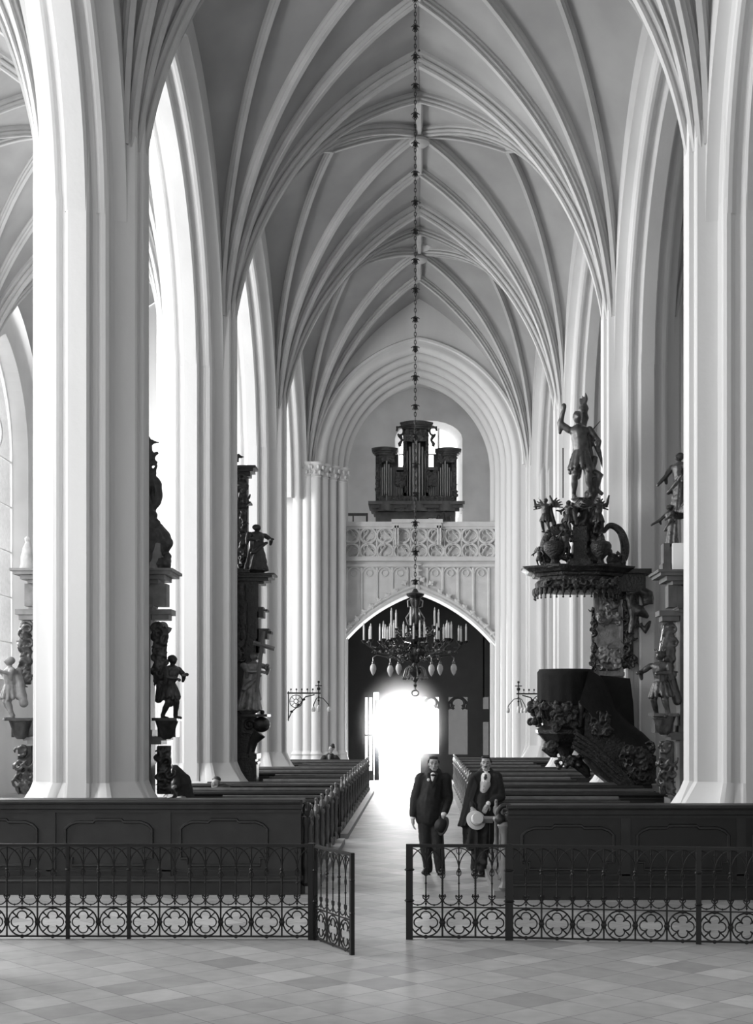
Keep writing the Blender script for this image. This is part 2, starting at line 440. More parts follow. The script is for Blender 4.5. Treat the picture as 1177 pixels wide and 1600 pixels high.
# outer aisle walls with tall windows ------------------------------------
def pointed(hw, zb, zs, zt, n=14):
    """closed loop (y,z) of a pointed window: bottom-left .. around"""
    H = zt-zs; Rr = (hw*hw+H*H)/(2*hw); pts = [(-hw, zb), (-hw, zs)]
    for i in range(1, n+1):
        th = math.asin(H/Rr)*i/n; pts.append((-hw+Rr-Rr*math.cos(th), zs+Rr*math.sin(th)))
    rev = [(-p[0], p[1]) for p in reversed(pts[:-1])]
    return pts+rev
wn = 1
for side, sn in ((-1, 'left'), (1, 'right')):
    wm = MB()
    for k in range(1, 5):
        y0, y1 = BAYS[k], BAYS[k+1]; ym = (y0+y1)/2
        hw = 2.3 if side < 0 else 1.55; lp = pointed(hw, 3.4, 10.3, 13.6); n = len(lp)
        xi = side*XO; xo = side*(XO+.9)
        def outer(p):
            y, z = p
            # map loop param to bay rectangle
            yy = max(-4.05, min(4.05, y*2.62)); 
            return (yy, z)
        o_ = []
        for (y, z) in lp:
            if z <= 3.41: o_.append((math.copysign(4.05, y), 0))
            elif abs(y) > hw-.01: o_.append((math.copysign(4.05, y), z))
            else: o_.append((y*4.05/hw, 17.0 if abs(y) < hw*.84 else 10.3+(hw-abs(y))/(hw*.16)*6.7))
        for j in range(n):
            q = (j+1) % n
            a, b = lp[j], lp[q]; c, d = o_[q], o_[j]
            wm.add([(xi, ym+a[0], a[1]), (xi, ym+b[0], b[1]), (xi, ym+c[0], c[1]), (xi, ym+d[0], d[1])], [(0, 1, 2, 3)])
            wm.add([(xi, ym+a[0], a[1]), (xi, ym+b[0], b[1]), (xo, ym+b[0]*.9, b[1]), (xo, ym+a[0]*.9, a[1])], [(0, 1, 2, 3)])
        wm.box((side*XO-.35, y0-.4, 0), (side*XO+.35, y0+.4, 11.2))
        fr = MB(); xg = side*(XO+.5)
        for yy in (-hw/3, hw/3): fr.box((xg-.06, ym+yy-.05, 3.4), (xg+.06, ym+yy+.05, 11.3))
        loop3 = [Vector((xg, ym+p[0]*.97, p[1])) for p in lp]
        fr.tube(loop3+[loop3[0]], .08, 6)
        for cy_, cz in ((-.75, 10.9), (.75, 10.9), (0, 11.9)):
            fr.tube([Vector((xg, ym+cy_+.45*math.cos(a*PI/8), cz+.45*math.sin(a*PI/8))) for a in range(17)], .05, 6)
        for zz in (4.6, 6.0, 7.4, 8.8, 10.2): fr.box((xg-.02, ym-hw*.96, zz-.02), (xg+.02, ym+hw*.96, zz+.02))
        wo = struct(fr, 'window_%d' % wn, STONE2); wn += 1
        g = MB(); g.add([Vector((xg+.01*side, ym+p[0]*.97, p[1])) for p in lp], [tuple(range(n))])
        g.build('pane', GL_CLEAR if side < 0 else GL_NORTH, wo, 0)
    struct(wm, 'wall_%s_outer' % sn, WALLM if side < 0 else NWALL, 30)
# east end behind the camera (chancel wall)
em = MB(); em.box((-12.4, -10.4, 0), (12.4, -10, 18)); em.box((-13, -10, 0), (-12.2, 11.4, 18)); em.box((12.2, -10, 0), (13, 11.4, 18))
struct(em, 'wall_east', WALLM)
struct(MB().box((-12.4, 10.9, 0), (-5.9, 11.2, 16.3)), 'wall_light_block_left', WALLM); struct(MB().box((5.9, 10.9, 0), (12.4, 11.2, 16.3)), 'wall_light_block_right', NWALL)  # unseen aisle end walls, added to block the chancel light
struct(MB().box((-12.4, -10, 16.3), (12.4, 11.4, 16.6)), 'ceiling', PLASTER)
# ------------------------------------------------------------------ west end
WY0, WY1, WZS = 43.7, 45.4, 10.5
def west_profile():
    pts = []; a0, y0, a1, y1 = 3.30, WY0, 2.55, WY1
    dx, dy = a1-a0, y1-y0; L = math.hypot(dx, dy); nx, ny = -dy/L, dx/L   # outward normal toward opening/camera
    N = 90
    for i in range(N+1):
        t = i/N; q_ = abs(math.sin(4.5*PI*t)); b = .17*q_**.5-(.16*(1-q_/.35) if q_ < .35 else 0)
        pts.append((a0+dx*t+nx*b, y0+dy*t+ny*b*.8))
    pts.append((2.55, WY1+.3))
    return pts
WP = west_profile(); WE = .73
wm = MB()
for sg in (-1, 1):
    rings = [[Vector((sg*a, y, z)) for a, y in WP] for z in (0, 5, WZS)]
    for i in range(1, 27):
        rings.append([Vector((sg*((a+WE)*math.cos(math.acos(WE/(a+WE))*i/26)-WE), y, WZS+(a+WE)*math.sin(math.acos(WE/(a+WE))*i/26))) for a, y in WP])
    wm.loft(rings, False)
    a = 3.30
    lo = [Vector((sg*a, WY0, 0)), Vector((sg*a, WY0, WZS))]+[Vector((sg*((a+WE)*math.cos(math.acos(WE/(a+WE))*i/26)-WE), WY0, WZS+(a+WE)*math.sin(math.acos(WE/(a+WE))*i/26))) for i in range(1, 27)]
    up = [Vector((sg*5.0, WY0, 0)), Vector((sg*5.0, WY0, WZS))]+[Vector((max(0, 5.0*(1-i/26))*sg, WY0, 17.2)) for i in range(1, 27)]
    wm.loft([lo, up], False)
    wm.box((min(sg*5, sg*12.6), WY0+.02, 0), (max(sg*5, sg*12.6), WY0+.6, 17.2))
wa = struct(wm, 'wall_west_arch', STONE, 30)
hood = [Vector((sg*((3.42+WE)*math.cos(math.acos(WE/(3.42+WE))*i/26)-WE), WY0-.04, WZS+(3.42+WE)*math.sin(math.acos(WE/(3.42+WE))*i/26))) for sg in (-1,) for i in range(27)]
hood2 = [Vector((-p.x, p.y, p.z)) for p in hood]
hm = MB(); hm.tube(hood, .07, 6); hm.tube(hood2, .07, 6); hm.build('hood_moulding', STONE, wa)
# clustered columns with leaf capitals
for i, px in enumerate((466, 480, 493, 505, 518, 533)):
    d = 43.42+max(0, i-2)*.33; cx, cy = X(px, d), d
    t = thing('attached_column', '%s of the slender columns with leaf capitals left of the west arch' % ('outermost', 'second from outside', 'third from outside', 'third from the opening', 'second from the opening', 'innermost')[i], 'column', (cx, cy, 0))
    MB().lathe([(.17, 0), (.17, 10.05)], (cx, cy, 0), 14).build('shaft', STONE, t)
    MB().lathe([(.26, 0), (.26, .9), (.21, 1.05), (.24, 1.1), (.17, 1.2)], (cx, cy, 0), 14).build('base', STONE, t)
    m = MB().lathe([(.17, 10.02), (.20, 10.05), (.17, 10.09), (.19, 10.3), (.27, 10.42), (.29, 10.44), (.29, 10.5), (.17, 10.52)], (cx, cy, 0), 12)
    for j in range(8):
        for zz, rr in ((10.18, .21), (10.34, .27)):
            a = 2*PI*(j+(.5 if zz > 10.2 else 0))/8; m.ell((cx+rr*math.cos(a), cy+rr*math.sin(a), zz), (.05, .05, .07), n=6)
    m.build('capital', STONE2, t)
pier_t = thing('stone_pier', 'moulded half pier standing against the right side of the west arch', 'pillar', (4.15, WY0-.2, 0))
pier_mesh(4.27, WY0-.1, 11.0).build('shaft', STONE, pier_t, 30)
# west chamber above the gallery
ch = MB(); BY = 53.0
ch.box((-4.6, WY1, 7.35), (-4.2, BY+.9, 15.5)); ch.box((4.2, WY1, 7.35), (4.6, BY+.9, 15.5))
struct(ch, 'wall_west_chamber_side', WESTM)
WX, WH, WZ0, WZ1, WZT = .38, 1.33, 8.0, 13.25, 13.98
bw = MB()
arcw = [(WX+WH*math.cos(PI*i/12), WZ1+(WZT-WZ1)*math.sin(PI*i/12)) for i in range(13)]
for y in (BY,):
    bw.box((-4.3, y, 7.4), (-2.0, y+.01, 15.4)); bw.box((2.4, y, 7.4), (4.3, y+.01, 15.4))
    def q(x0, x1, z0, z1): bw.add([(x0, y, z0), (x1, y, z0), (x1, y, z1), (x0, y, z1)], [(0, 1, 2, 3)])
    q(-2.0, WX-WH, 7.4, 15.4); q(WX+WH, 2.4, 7.4, 15.4)
    q(WX-WH, WX+WH, 7.4, WZ0)
    for i in range(12):
        a, b = arcw[i], arcw[i+1]
        bw.add([(a[0], y, a[1]), (b[0], y, b[1]), (b[0], y, 15.4), (a[0], y, 15.4)], [(0, 1, 2, 3)])
hole = [(WX-WH, WZ0), (WX+WH, WZ0)]+arcw
for i in range(len(hole)):
    a, b = hole[i], hole[(i+1) % len(hole)]
    s = .86
    bw.add([(a[0], BY, a[1]), (b[0], BY, b[1]), (WX+(b[0]-WX)*s, BY+.9, b[1]-.1), (WX+(a[0]-WX)*s, BY+.9, a[1]-.1)], [(0, 1, 2, 3)])
struct(bw, 'wall_west', WESTM, 30)
g = MB(); g.add([(WX+(p[0]-WX)*.86, BY+.88, p[1]-.1) for p in hole], [tuple(range(len(hole)))])
wfm = MB()
for xx in (-.4, .4): wfm.box((WX+xx-.04, BY+.8, WZ0), (WX+xx+.04, BY+.87, WZT-.15))
for zz in (9.2, 10.4, 11.6, 12.8): wfm.box((WX-1.15, BY+.8, zz-.03), (WX+1.15, BY+.86, zz+.03))
ww = struct(wfm, 'window_9', STONE2); g.build('pane', GL_CLEAR, ww, 0)
vb = MB(); rr = []
for i in range(33):
    t = i/16-1; a = 4.25; e = 1.2; x = t*a
    rr.append([Vector((x, y, 10.0+math.sqrt(max(0, (a+e)**2-(abs(x)+e)**2)))) for y in (WY1-.05, BY+.1)])
vb.loft([list(r) for r in zip(*rr)], False)
struct(vb, 'ceiling', WESTM, 60)

# gallery -----------------------------------------------------------------
GY = 45.15
gal = thing('organ_gallery', 'pale stone organ gallery with a tracery parapet over a wide pointed arch', 'gallery', (0, GY, 0))
apex = Vector((-.05, GY, 6.50))
arcL = arc((-2.62, GY, 4.72), apex, 38, 20); arcR = arc((2.58, GY, 4.66), apex, 38, 20)
gm = MB()
for cv in (arcL, arcR):
    gm.loft([[p, Vector((p.x, GY, 7.6))] for p in cv], False)
    gm.loft([[p, Vector((p.x, GY+.55, p.z-.05))] for p in cv], False)
    gm.loft([[Vector((p.x, GY+.55, p.z-.05)), Vector((p.x, GY+.55, 7.6))] for p in cv], False)
gm.box((-2.7, GY+.01, 7.4), (2.7, GY+.5, 7.66))
gm.box((-4.2, GY+.5, 7.35), (4.2, BY, 7.66))
gm.build('front_wall', STONE2, gal, 30)
am = MB()
OGP = [(-.02, -.02), (.14, -.02), (.17, .05), (.10, .12), (.06, .2), (-.02, .2)]
for cv, s in ((arcL, 1), (arcR, -1)):
    # sweep: (u outwards from the arch, v toward camera)
    rings = []
    for i, p in enumerate(cv):
        T = (cv[min(i+1, 20)]-cv[max(i-1, 0)]).normalized(); Nn = Vector((-T.z*s, 0, T.x*s))
        if Nn.z < 0: Nn = -Nn
        rings.append([p+Nn*(u*1.1)+Vector((0, -v, 0)) for u, v in ((-.02, 0), (0, .10), (.07, .13), (.12, .08), (.17, .16), (.22, .12), (.22, 0))])
    am.loft(rings, False)
am.tube([(-.05, GY-.1, 6.55), (-.04, GY-.12, 6.9), (-.05, GY-.13, 7.35)], [.10, .05, .04], 8)
am.build('arch_hood', STONE2, gal, 30)
for cv in (arcL, arcR):
    for i in range(1, 20, 2):
        cm = MB()
        p = cv[i]; c = Vector((p.x, GY-.1, p.z+.30+ (.0 if i < 17 else .15)))
        cm.ell(c, (.09, .07, .08), n=8)
        for a in range(4): cm.ell(c+Vector((.08*math.cos(a*PI/2+.6), -.02, .07*math.sin(a*PI/2+.6))), .045, n=6)
        cm.organic('crocket', STONE2, gal, .018, 1)
for zz in (7.0, 7.2, 7.4):
    MB().ell((-.05, GY-.12, zz), (.17, .07, .06), n=10).build('crocket', STONE2, gal)
tm = MB()
def above(x):
    cv = arcL if x < -.05 else arcR
    for a, b in zip(cv[:-1], cv[1:]):
        if min(a.x, b.x) <= x <= max(a.x, b.x): return a.z+(b.z-a.z)*((x-a.x)/(b.x-a.x) if abs(b.x-a.x) > 1e-6 else 0)
    return 6.5
xs = [-.05+s*(.33+.515*i) for s in (-1, 1) for i in range(5)]
for x in xs:
    z0 = above(x)+.25
    tm.tube([(x, GY-.02, z0), (x, GY-.02, 7.3)], .05, 6)
for s in (-1, 1):
    for i in range(5):
        a = .33+.515*i; b = a+.515; c = (a+b)/2
        if c > 2.6: continue
        cx = -.05+s*c
        tm.tube([(cx+.257*math.cos(PI*j/10), GY-.02, 7.02+.32*math.sin(PI*j/10)) for j in range(11)], .034, 6)
        tm.tube([(cx+.11*math.cos(PI*j/6), GY-.02, 7.13+.11*math.sin(PI*j/6)) for j in range(13)], .022, 6)
tm.box((-2.6, GY-.09, 7.33), (2.6, GY, 7.42)); tm.box((-2.6, GY-.16, 7.52), (2.6, GY, 7.64))
tm.build('blind_tracery', STONE2, gal)
pm = MB(); pm.box((-2.65, GY+.11, 7.6), (2.65, GY+.22, 8.72)); pm.box((-2.65, GY-.12, 8.68), (2.65, GY+.28, 8.84)); pm.box((-2.65, GY-.05, 8.60), (2.65, GY+.1, 8.68))
pm.box((-2.65, GY-.08, 7.6), (2.65, GY+.05, 7.68))
pm.build('parapet', STONE2, gal)
for i in range(9):
    cx = -2.28+i*.57
    if i in (4,): pass
    o = MB()
    for row, cz in ((0, 7.87), (1, 8.39)):
        o.tube([(cx+.27*math.cos(2*PI*j/20), GY+.01, cz+.25*math.sin(2*PI*j/20)) for j in range(21)], .045, 6)
        fl = 1 if (row+i) % 2 else -1
        # curling leaf (fish bladder) inside the ring
        o.tube([(cx+fl*(.24-.36*t+.02)*math.cos(2.6*t)*1.0, GY+.02, cz+.2*math.sin(4.2*t-1.2)*(1-.4*t)) for t in [q/10 for q in range(11)]], .026, 6)
        for a in (0, 2.1, 4.2):
            o.tube([(cx+.12*math.cos(a)+.09*math.cos(a+b), GY+.02, cz+.12*math.sin(a)+.09*math.sin(a+b)) for b in [-1.9+q*.48 for q in range(9)]], .018, 6)
    o.tube([(cx+.285, GY+.01, 7.68), (cx+.285, GY+.01, 8.6)], .022, 6)
    o.build('tracery_ring', STONE2, gal)
dk = MB(); d0 = GY-.1
dk.box((X(612, d0), GY-.28, 8.78), (X(692, d0), GY+.1, 8.90)); dk.box((X(614, d0), GY-.2, 8.62), (X(690, d0), GY, 8.78))
for px in (618, 622, 684, 688): dk.box((X(px, d0)-.025, GY-.2, 8.05), (X(px, d0)+.03, GY-.08, 8.7))
dk.build('reading_shelf', STONE2, gal)
hr = thing('handrail', 'small dark handrail standing on the gallery left of the organ', 'handrail', (X(560, 47), 47, 7.66))
mm = MB(); mm.box((X(540, 47), 46.95, Z(806, 47)), (X(575, 47), 47.05, Z(802, 47))); mm.box((X(551, 47), 46.96, 7.66), (X(553, 47), 47.04, Z(804, 47))); mm.box((X(572, 47), 46.96, 7.66), (X(575, 47), 47.04, Z(804, 47)))
mm.build('rail', DARKW, hr)

# porch under the gallery --------------------------------------------------
po = MB(); po.box((-2.95, GY+.55, 0), (-2.6, 49.3, 7.3)); po.box((2.6, GY+.55, 0), (2.95, 49.3, 7.3)); po.box((-2.9, GY+.5, 6.9), (2.9, 49.5, 7.3))
struct(po, 'wall_porch', SCREEN)
SY = 49.3
def sx(px): return X(px, SY)
def sz(py): return Z(py, SY)
scn = MB()
def sbox(x0, x1, z0, z1, y0=SY, y1=SY+.15): scn.box((x0, y0, z0), (x1, y1, z1))
DT = sz(1098)
sbox(-2.7, sx(570), 0, 7); sbox(sx(570), sx(592)-.0, sz(1082), 7); sbox(sx(592), sx(657), DT, 7)
sbox(sx(657), sx(662), 0, 7); sbox(sx(662), sx(686), 0, sz(1178)); sbox(sx(662), sx(686), sz(1089), 7)
sbox(sx(686), sx(701), 0, 7); sbox(sx(701), sx(731), 0, sz(1179)); sbox(sx(701), sx(731), sz(1089), 7)
sbox(sx(731), sx(755), 0, 7); sbox(sx(755), sx(757), sz(1090), 7); sbox(sx(755), sx(764), sz(1108), sz(1128)); sbox(sx(755), sx(764), 0, sz(1180)); sbox(sx(755), sx(764), sz(1089), 7)
sbox(sx(764), 2.7, 0, 7)
door = struct(scn, 'wall_porch_screen', SCREEN)
def trefoil(px0, px1, glassm, dim=False):
    x0, x1 = sx(px0), sx(px1); cx = (x0+x1)/2; hw = (x1-x0)/2; zt = sz(1089); z1 = sz(1108)
    m = MB(); rc = hw*.68
    # cusped head: ring of the round eye, side cusps and spandrel openings left as glass
    m.tube([(cx+rc*math.cos(a), SY+.06, zt-rc-.02+rc*math.sin(a)) for a in [-.9+q*(PI+1.8)/16 for q in range(17)]], .045, 6)
    for s in (-1, 1):
        m.tube([(cx+s*(hw-.0), SY+.06, z1+.16), (cx+s*hw*.88, SY+.06, z1+.02), (cx+s*hw*.62, SY+.06, z1+.06), (cx+s*hw*.45, SY+.06, z1+.16)], .05, 6)
        m.tube([(cx+s*hw, SY+.06, z1+.02+.0), (cx+s*hw*.98, SY+.06, z1+.2), (cx+s*hw*.7, SY+.06, zt-.12), (cx+s*hw*.3, SY+.06, zt)], .045, 6)
    fr = m.build('trefoil_bar', SCREEN, door)
    MB().add([(x0, SY+.1, sz(1179)), (x1, SY+.1, sz(1179)), (x1, SY+.1, zt), (x0, SY+.1, zt)], [(0, 1, 2, 3)]).build('pane', glassm, door, 0)
trefoil(662, 686, GL_BRIGHT); trefoil(701, 731, GL_DIM)
MB().add([(sx(755), SY+.1, sz(1180)), (sx(764), SY+.1, sz(1180)), (sx(764), SY+.1, sz(1089)), (sx(755), SY+.1, sz(1089))], [(0, 1, 2, 3)]).build('pane', GL_DIM, door, 0)
# swung open glazed leaf and door frame
dl = thing('open_door', 'glazed door leaf standing open on the left of the bright west doorway', 'door', (sx(571), SY-1.2, 0))
m = MB(); ly0, ly1 = SY-.75, SY-.05
for a, b in ((570, 572), (576, 578), (583, 585)): m.box((sx(a), ly0, 0), (sx(b), ly0+.06, sz(1082)))
for za, zb in ((0, .35), (sz(1150), sz(1147)), (sz(1090), sz(1082))): m.box((sx(570), ly0+.01, za), (sx(585), ly0+.05, zb))
m.build('door_frame', PANEL, dl)
MB().add([(sx(571), ly0+.03, .3), (sx(584), ly0+.03, .3), (sx(584), ly0+.03, sz(1085)), (sx(571), ly0+.03, sz(1085))], [(0, 1, 2, 3)]).build('pane', GL_BRIGHT, dl, 0)
o = MB(); o.box((sx(586), SY-.5, 0), (sx(593), SY-.3, DT+.1)); o.box((sx(586), SY-.3, DT), (sx(593), SY, DT+.1)); struct(o, 'trim_1', SCREEN)

# organ ---------------------------------------------------------------------
OY = 50.2
def ox(px): return X(px, OY)
def oz(py): return Z(py, OY)
org = thing('pipe_organ', 'dark carved baroque pipe organ on the gallery in front of the round-topped window', 'organ', (ox(652), OY, 7.66))
def obox(m, a, b, c, d, y0, y1): m.box((ox(a), y0, oz(d)), (ox(b), y1, oz(c)))
m = MB()
obox(m, 587, 712, 798, 850, OY, OY+1.2); 
for (a, b, c, d, f) in ((576, 726, 785, 790, .35), (579, 723, 790, 795, .25), (583, 718, 795, 800, .12)): obox(m, a, b, c, d, OY-f, OY+1.3)
m.build('base', ORGL, org)
def bow(m, x0, x1, z0, z1, y, bulge, n=10):
    pts = [(x0, y+.5)]+[(x0+(x1-x0)*i/n, y-bulge*math.sin(PI*i/n)) for i in range(n+1)]+[(x1, y+.5)]
    m.prism(pts[::-1], z0, z1)
for a, b in ((590, 618), (632, 668), (682, 712)):
    bm_ = MB(); bow(bm_, ox(a), ox(b), oz(800), oz(786), OY-.15, .25); bm_.build('console_bow', ORGL, org)
cs = MB()
obox(cs, 587, 596, 706, 786, OY, OY+.9); obox(cs, 706, 714, 706, 786, OY, OY+.9)
for a, b in ((613, 620), (630, 636), (665, 670), (679, 685)): obox(cs, a, b, 730, 786, OY, OY+.8)
obox(cs, 630, 636, 672, 786, OY, OY+.8); obox(cs, 665, 670, 672, 786, OY, OY+.8)
obox(cs, 590, 712, 735, 786, OY+.55, OY+.9); obox(cs, 587, 622, 706, 740, OY+.5, OY+.9); obox(cs, 678, 714, 706, 740, OY+.5, OY+.9); obox(cs, 630, 670, 672, 740, OY+.5, OY+.9)
obox(cs, 618, 633, 730, 735, OY-.05, OY+.6); obox(cs, 668, 683, 730, 735, OY-.05, OY+.6)
cs.build('case', ORGW, org)
for (a, b, t, s) in ((581, 622, 701, .3), (625, 677, 661, .38), (680, 721, 702, .3)):
    cm_ = MB()
    for i, (dz, ex) in enumerate(((0, 0), (2.5, .03), (5, .09), (8, .16))):
        bow(cm_, ox(a)+ex, ox(b)-ex, oz(t+dz+3), oz(t+dz), OY-.12, s-ex)
    cm_.build('cornice', ORGW, org)
def pipes(c, hw, n, ytop, ymid, bulge, V=1):
    for i in range(n):
        t = i/(n-1)*2-1; x = ox(c)+t*hw; y = OY-.05-bulge*(1-t*t)+.1
        top = oz(ytop)-abs(t)*.35*V; foot = oz(770+ (0 if V > 0 else 0))
        r = hw/n*.92
        MB().lathe([(r*.25, oz(785)), (r*.95, foot), (r, foot+.04), (r, top), (r*.9, top+.01)], (x, y, 0), 12).build('pipe', PIPE, org)
pipes(604.5, .24, 7, 722, 0, .25); pipes(650.5, .34, 7, 690, 0, .35); pipes(695.5, .24, 7, 722, 0, .25)
pipes(625, .12, 5, 752, 0, 0, .6); pipes(675, .12, 5, 752, 0, 0, .6)
random.seed(3)
cv = None
def leafy(m, x0, x1, z0, z1, y, n, r=.06):
    m = MB(); m.box((x0, y, z0), (x1, y+.05, z1))
    for _ in range(n):
        x = random.uniform(x0, x1); z = random.uniform(z0, z1); a = random.uniform(0, 6.28); q = r*random.uniform(.6, 1.3)
        m.tube([(x+q*(1.6-t*1.3)*math.cos(a+t*4.5), y-random.uniform(0, .02), z+q*(1.6-t*1.3)*math.sin(a+t*4.5)) for t in (0, .25, .5, .75, 1)], [q*.25, q*.42, q*.42, q*.35, q*.2], 6)
    m.organic('carved_leaf', GILT, org, .02, 1)
leafy(cv, ox(592), ox(617), oz(724), oz(708), OY-.16, 22); leafy(cv, ox(684), ox(710), oz(724), oz(708), OY-.16, 22)
leafy(cv, ox(634), ox(667), oz(692), oz(672), OY-.25, 30); leafy(cv, ox(618), ox(633), oz(760), oz(737), OY-.04, 14); leafy(cv, ox(668), ox(683), oz(760), oz(737), OY-.04, 14)
leafy(cv, ox(587), ox(593), oz(780), oz(715), OY-.05, 22, .05); leafy(cv, ox(708), ox(714), oz(780), oz(715), OY-.05, 22, .05)
leafy(cv, ox(632), ox(635), oz(770), oz(690), OY-.05, 20, .05); leafy(cv, ox(666), ox(669), oz(770), oz(690), OY-.05, 20, .05)
leafy(cv, ox(592), ox(710), oz(786), oz(776), OY-.2, 40, .05)
for s, (a, b) in ((-1, (620, 631)), (1, (672, 682))):
    wv = MB(); cx = ox((a+b)/2)
    wv.tube([(cx+s*.13*math.cos(t), OY-.05, oz(674)+.16*math.sin(t)) for t in [q*.5 for q in range(12)]], .04, 8)
    wv.tube([(cx+s*.03, OY-.05, oz(680)), (cx-s*.07, OY-.05, oz(688)), (cx+s*.02, OY-.05, oz(694)), (cx, OY-.05, oz(698))], [.08, .05, .07, .05], 8)
    wv.box((cx-.15, OY-.12, oz(670)), (cx+.15, OY+.05, oz(667)))
    wv.build('side_scroll', GILT, org)
cr = thing('carved_crest', 'small dark crest of three points on the gallery rail below the organ', 'ornament', (X(694, 46.5), 46.5, 7.66))
mm = MB()
for dx, h in ((-8, 804), (0, 799), (8, 805), (-4, 809), (4, 809)): mm.ell((X(694+dx, 46.5), 46.5, Z(h+9, 46.5)), (.09, .06, .22), n=8)
mm.box((X(684, 46.5), 46.45, 7.66), (X(704, 46.5), 46.55, Z(812, 46.5))); mm.organic('crest', DARKW, cr, .03, 1)
mr_ = thing('music_desk', 'dark framed music desk on the gallery in front of the organ', 'music stand', (X(672, 46.8), 46.8, 7.66))
mm = MB(); mm.box((X(650, 46.8), 46.75, Z(816, 46.8)), (X(667, 46.8), 46.85, Z(811, 46.8)))
for a, b, c, d in ((668, 683, 809, 810.5), (668, 669.5, 809, 820), (681.5, 683, 809, 820), (675, 676, 809, 820)): mm.box((X(a, 46.8), 46.75, Z(d, 46.8)), (X(b, 46.8), 46.85, Z(c, 46.8)))
mm.box((X(671, 46.8), 46.77, 7.66), (X(676, 46.8), 46.83, Z(815, 46.8)))
mm.build('frame', DARKW, mr_)

# ------------------------------------------------------------------ pews
PLX, PRX = -1.53, 1.14
PEWC = mat('pale_highlit_oak', .17, .35, var=.4, vscale=8)  # pale oak; highlights on columns and finials put into the colour
def pew_end_mb(x, y, z0=.12, h=.95, s=1):
    """carved end board; s = side of the central walk it faces (+1 faces +x)"""
    m = MB()
    prof = [(-.36, 0), (.06, 0), (.10, .10), (.04, .25), (.02, .42), (.06, .60), (.12, .74), (.10, .86), (.02, .93), (-.06, .88), (-.08, .80), (-.14, .74), (-.20, .62), (-.28, .56), (-.36, .54), (-.40, .46), (-.36, .38), (-.38, .2)]
    pts = [(y+a, z0+b*h) for a, b in prof]
    m.prism(pts, x-.03, x+.03, 'x')
    return m
def make_pew(x_in, x_out, y, s, label, grp, gi):
    """x_in: central walk side"""
    xa, xb = min(x_in, x_out), max(x_in, x_out)
    t = thing('church_pew', label, 'pew', (x_in, y, .12), grp)
    b = MB(); b.box((xa+.03, y+.02, .14), (xb-.03, y+.055, .98)); b.build('backrest', PEW, t)
    r = MB(); r.tube([(xa, y+.03, 1.0), (xb, y+.03, 1.0)], .045, 8); r.box((xa, y-.02, .93), (xb, y+.20, .955)); r.build('top_rail', PEWL if gi % 2 else PEW, t)
    q = MB(); q.box((xa+.03, y-.42, .50), (xb-.03, y, .545)); q.build('seat', PEW, t)
    for xx, vis in ((x_in, 1), (x_out, 0)):
        o = pew_end_mb(xx, y).build('pew_end', PEW, t)
        if vis:
            c = MB(); cx = xx+s*.055; cy = y+.0
            c.lathe([(.045, .14), (.055, .18), (.03, .24), (.028, .36), (.045, .46), (.028, .56), (.026, .82), (.05, .86), (.035, .9)], (cx, cy, 0), 10)
            c.build('turned_column', PEWC, o)
            f = MB(); f.ell((cx, cy-.02, .98), (.045, .07, .06), n=10); f.tube([(cx, cy+.10*math.cos(a), .94+.09*math.sin(a)) for a in [q_*.6 for q_ in range(8)]], [.03, .035, .035, .03, .03, .025, .02, .015], 8)
            f.cap((cx, cy-.02, 1.03), (cx, cy, 1.10), .022, .026, 8); f.ell((cx, cy-.035, 1.12), (.024, .045, .024), n=8)
            f.build('scroll_finial', PEWC, o)
            g = MB(); g.box((xx-.04, y-.42, .12), (xx+.07, y+.12, .20)); g.ell((cx, cy-.1, .22), (.03, .09, .06), n=8); g.build('foot', PEWC, o)
    return t
ORD = ['first', 'second', 'third', 'fourth', 'fifth', 'sixth', 'seventh', 'eighth', 'ninth', 'tenth', 'eleventh', 'twelfth', 'thirteenth', 'fourteenth', 'fifteenth', 'sixteenth', 'seventeenth', 'eighteenth', 'nineteenth', 'twentieth']
ORD += ['twenty-'+o for o in ORD[:9]]
def outx(y, side):
    if y < 18.45: return 6.3
    for k in (2, 3, 4):
        if BAYS[k]-1.2 < y < BAYS[k]+2.4: return 3.15
    return 4.1
def plat(xa, xb, y0, y1, lab):
    t = thing('pew_platform', lab, 'platform', ((xa+xb)/2, y0, 0))
    MB().box((xa, y0, 0.001), (xb, y1, .12)).build('boards', PANEL, t)
    xin = xb if xb < 0 else xa; s = 1 if xb < 0 else -1
    MB().box((min(xin, xin+s*.14), y0, 0.001), (max(xin, xin+s*.14), y1, .10)).build('edge_step', mat('worn_step', .26, .6, var=.15), t)
plat(-6.3, PLX+.05, 17.47, 24.35, 'low wooden platform under the near left pews'); plat(-4.3, PLX+.05, 25.27, 40.1, 'low wooden platform under the far left pews'); plat(PRX-.05, 6.3, 16.99, 42.3, 'low wooden platform with a pale edge under the right pews')
n = 0
for i in range(6):
    y = 18.15+i*1.13; make_pew(PLX, -outx(y, -1), y, 1, 'dark oak pew, %s row behind the front panel in the near left block' % ORD[i], 'pews in the near left block', i)
for i in range(13):
    y = 26.0+i*1.13; make_pew(PLX-.02, -outx(y, -1), y, 1, 'dark oak pew, %s row of the far left block beyond the cross walk' % ORD[i], 'pews in the far left block', i)
for i in range(22):
    y = 17.8+i*1.13; make_pew(PRX, outx(y, 1), y, -1, 'dark oak pew, %s row behind the front panel on the right' % ORD[i], 'pews in the right block', i)
PANELR = mat('blackened_panel_wood', .010, .45, var=.3, vscale=4)
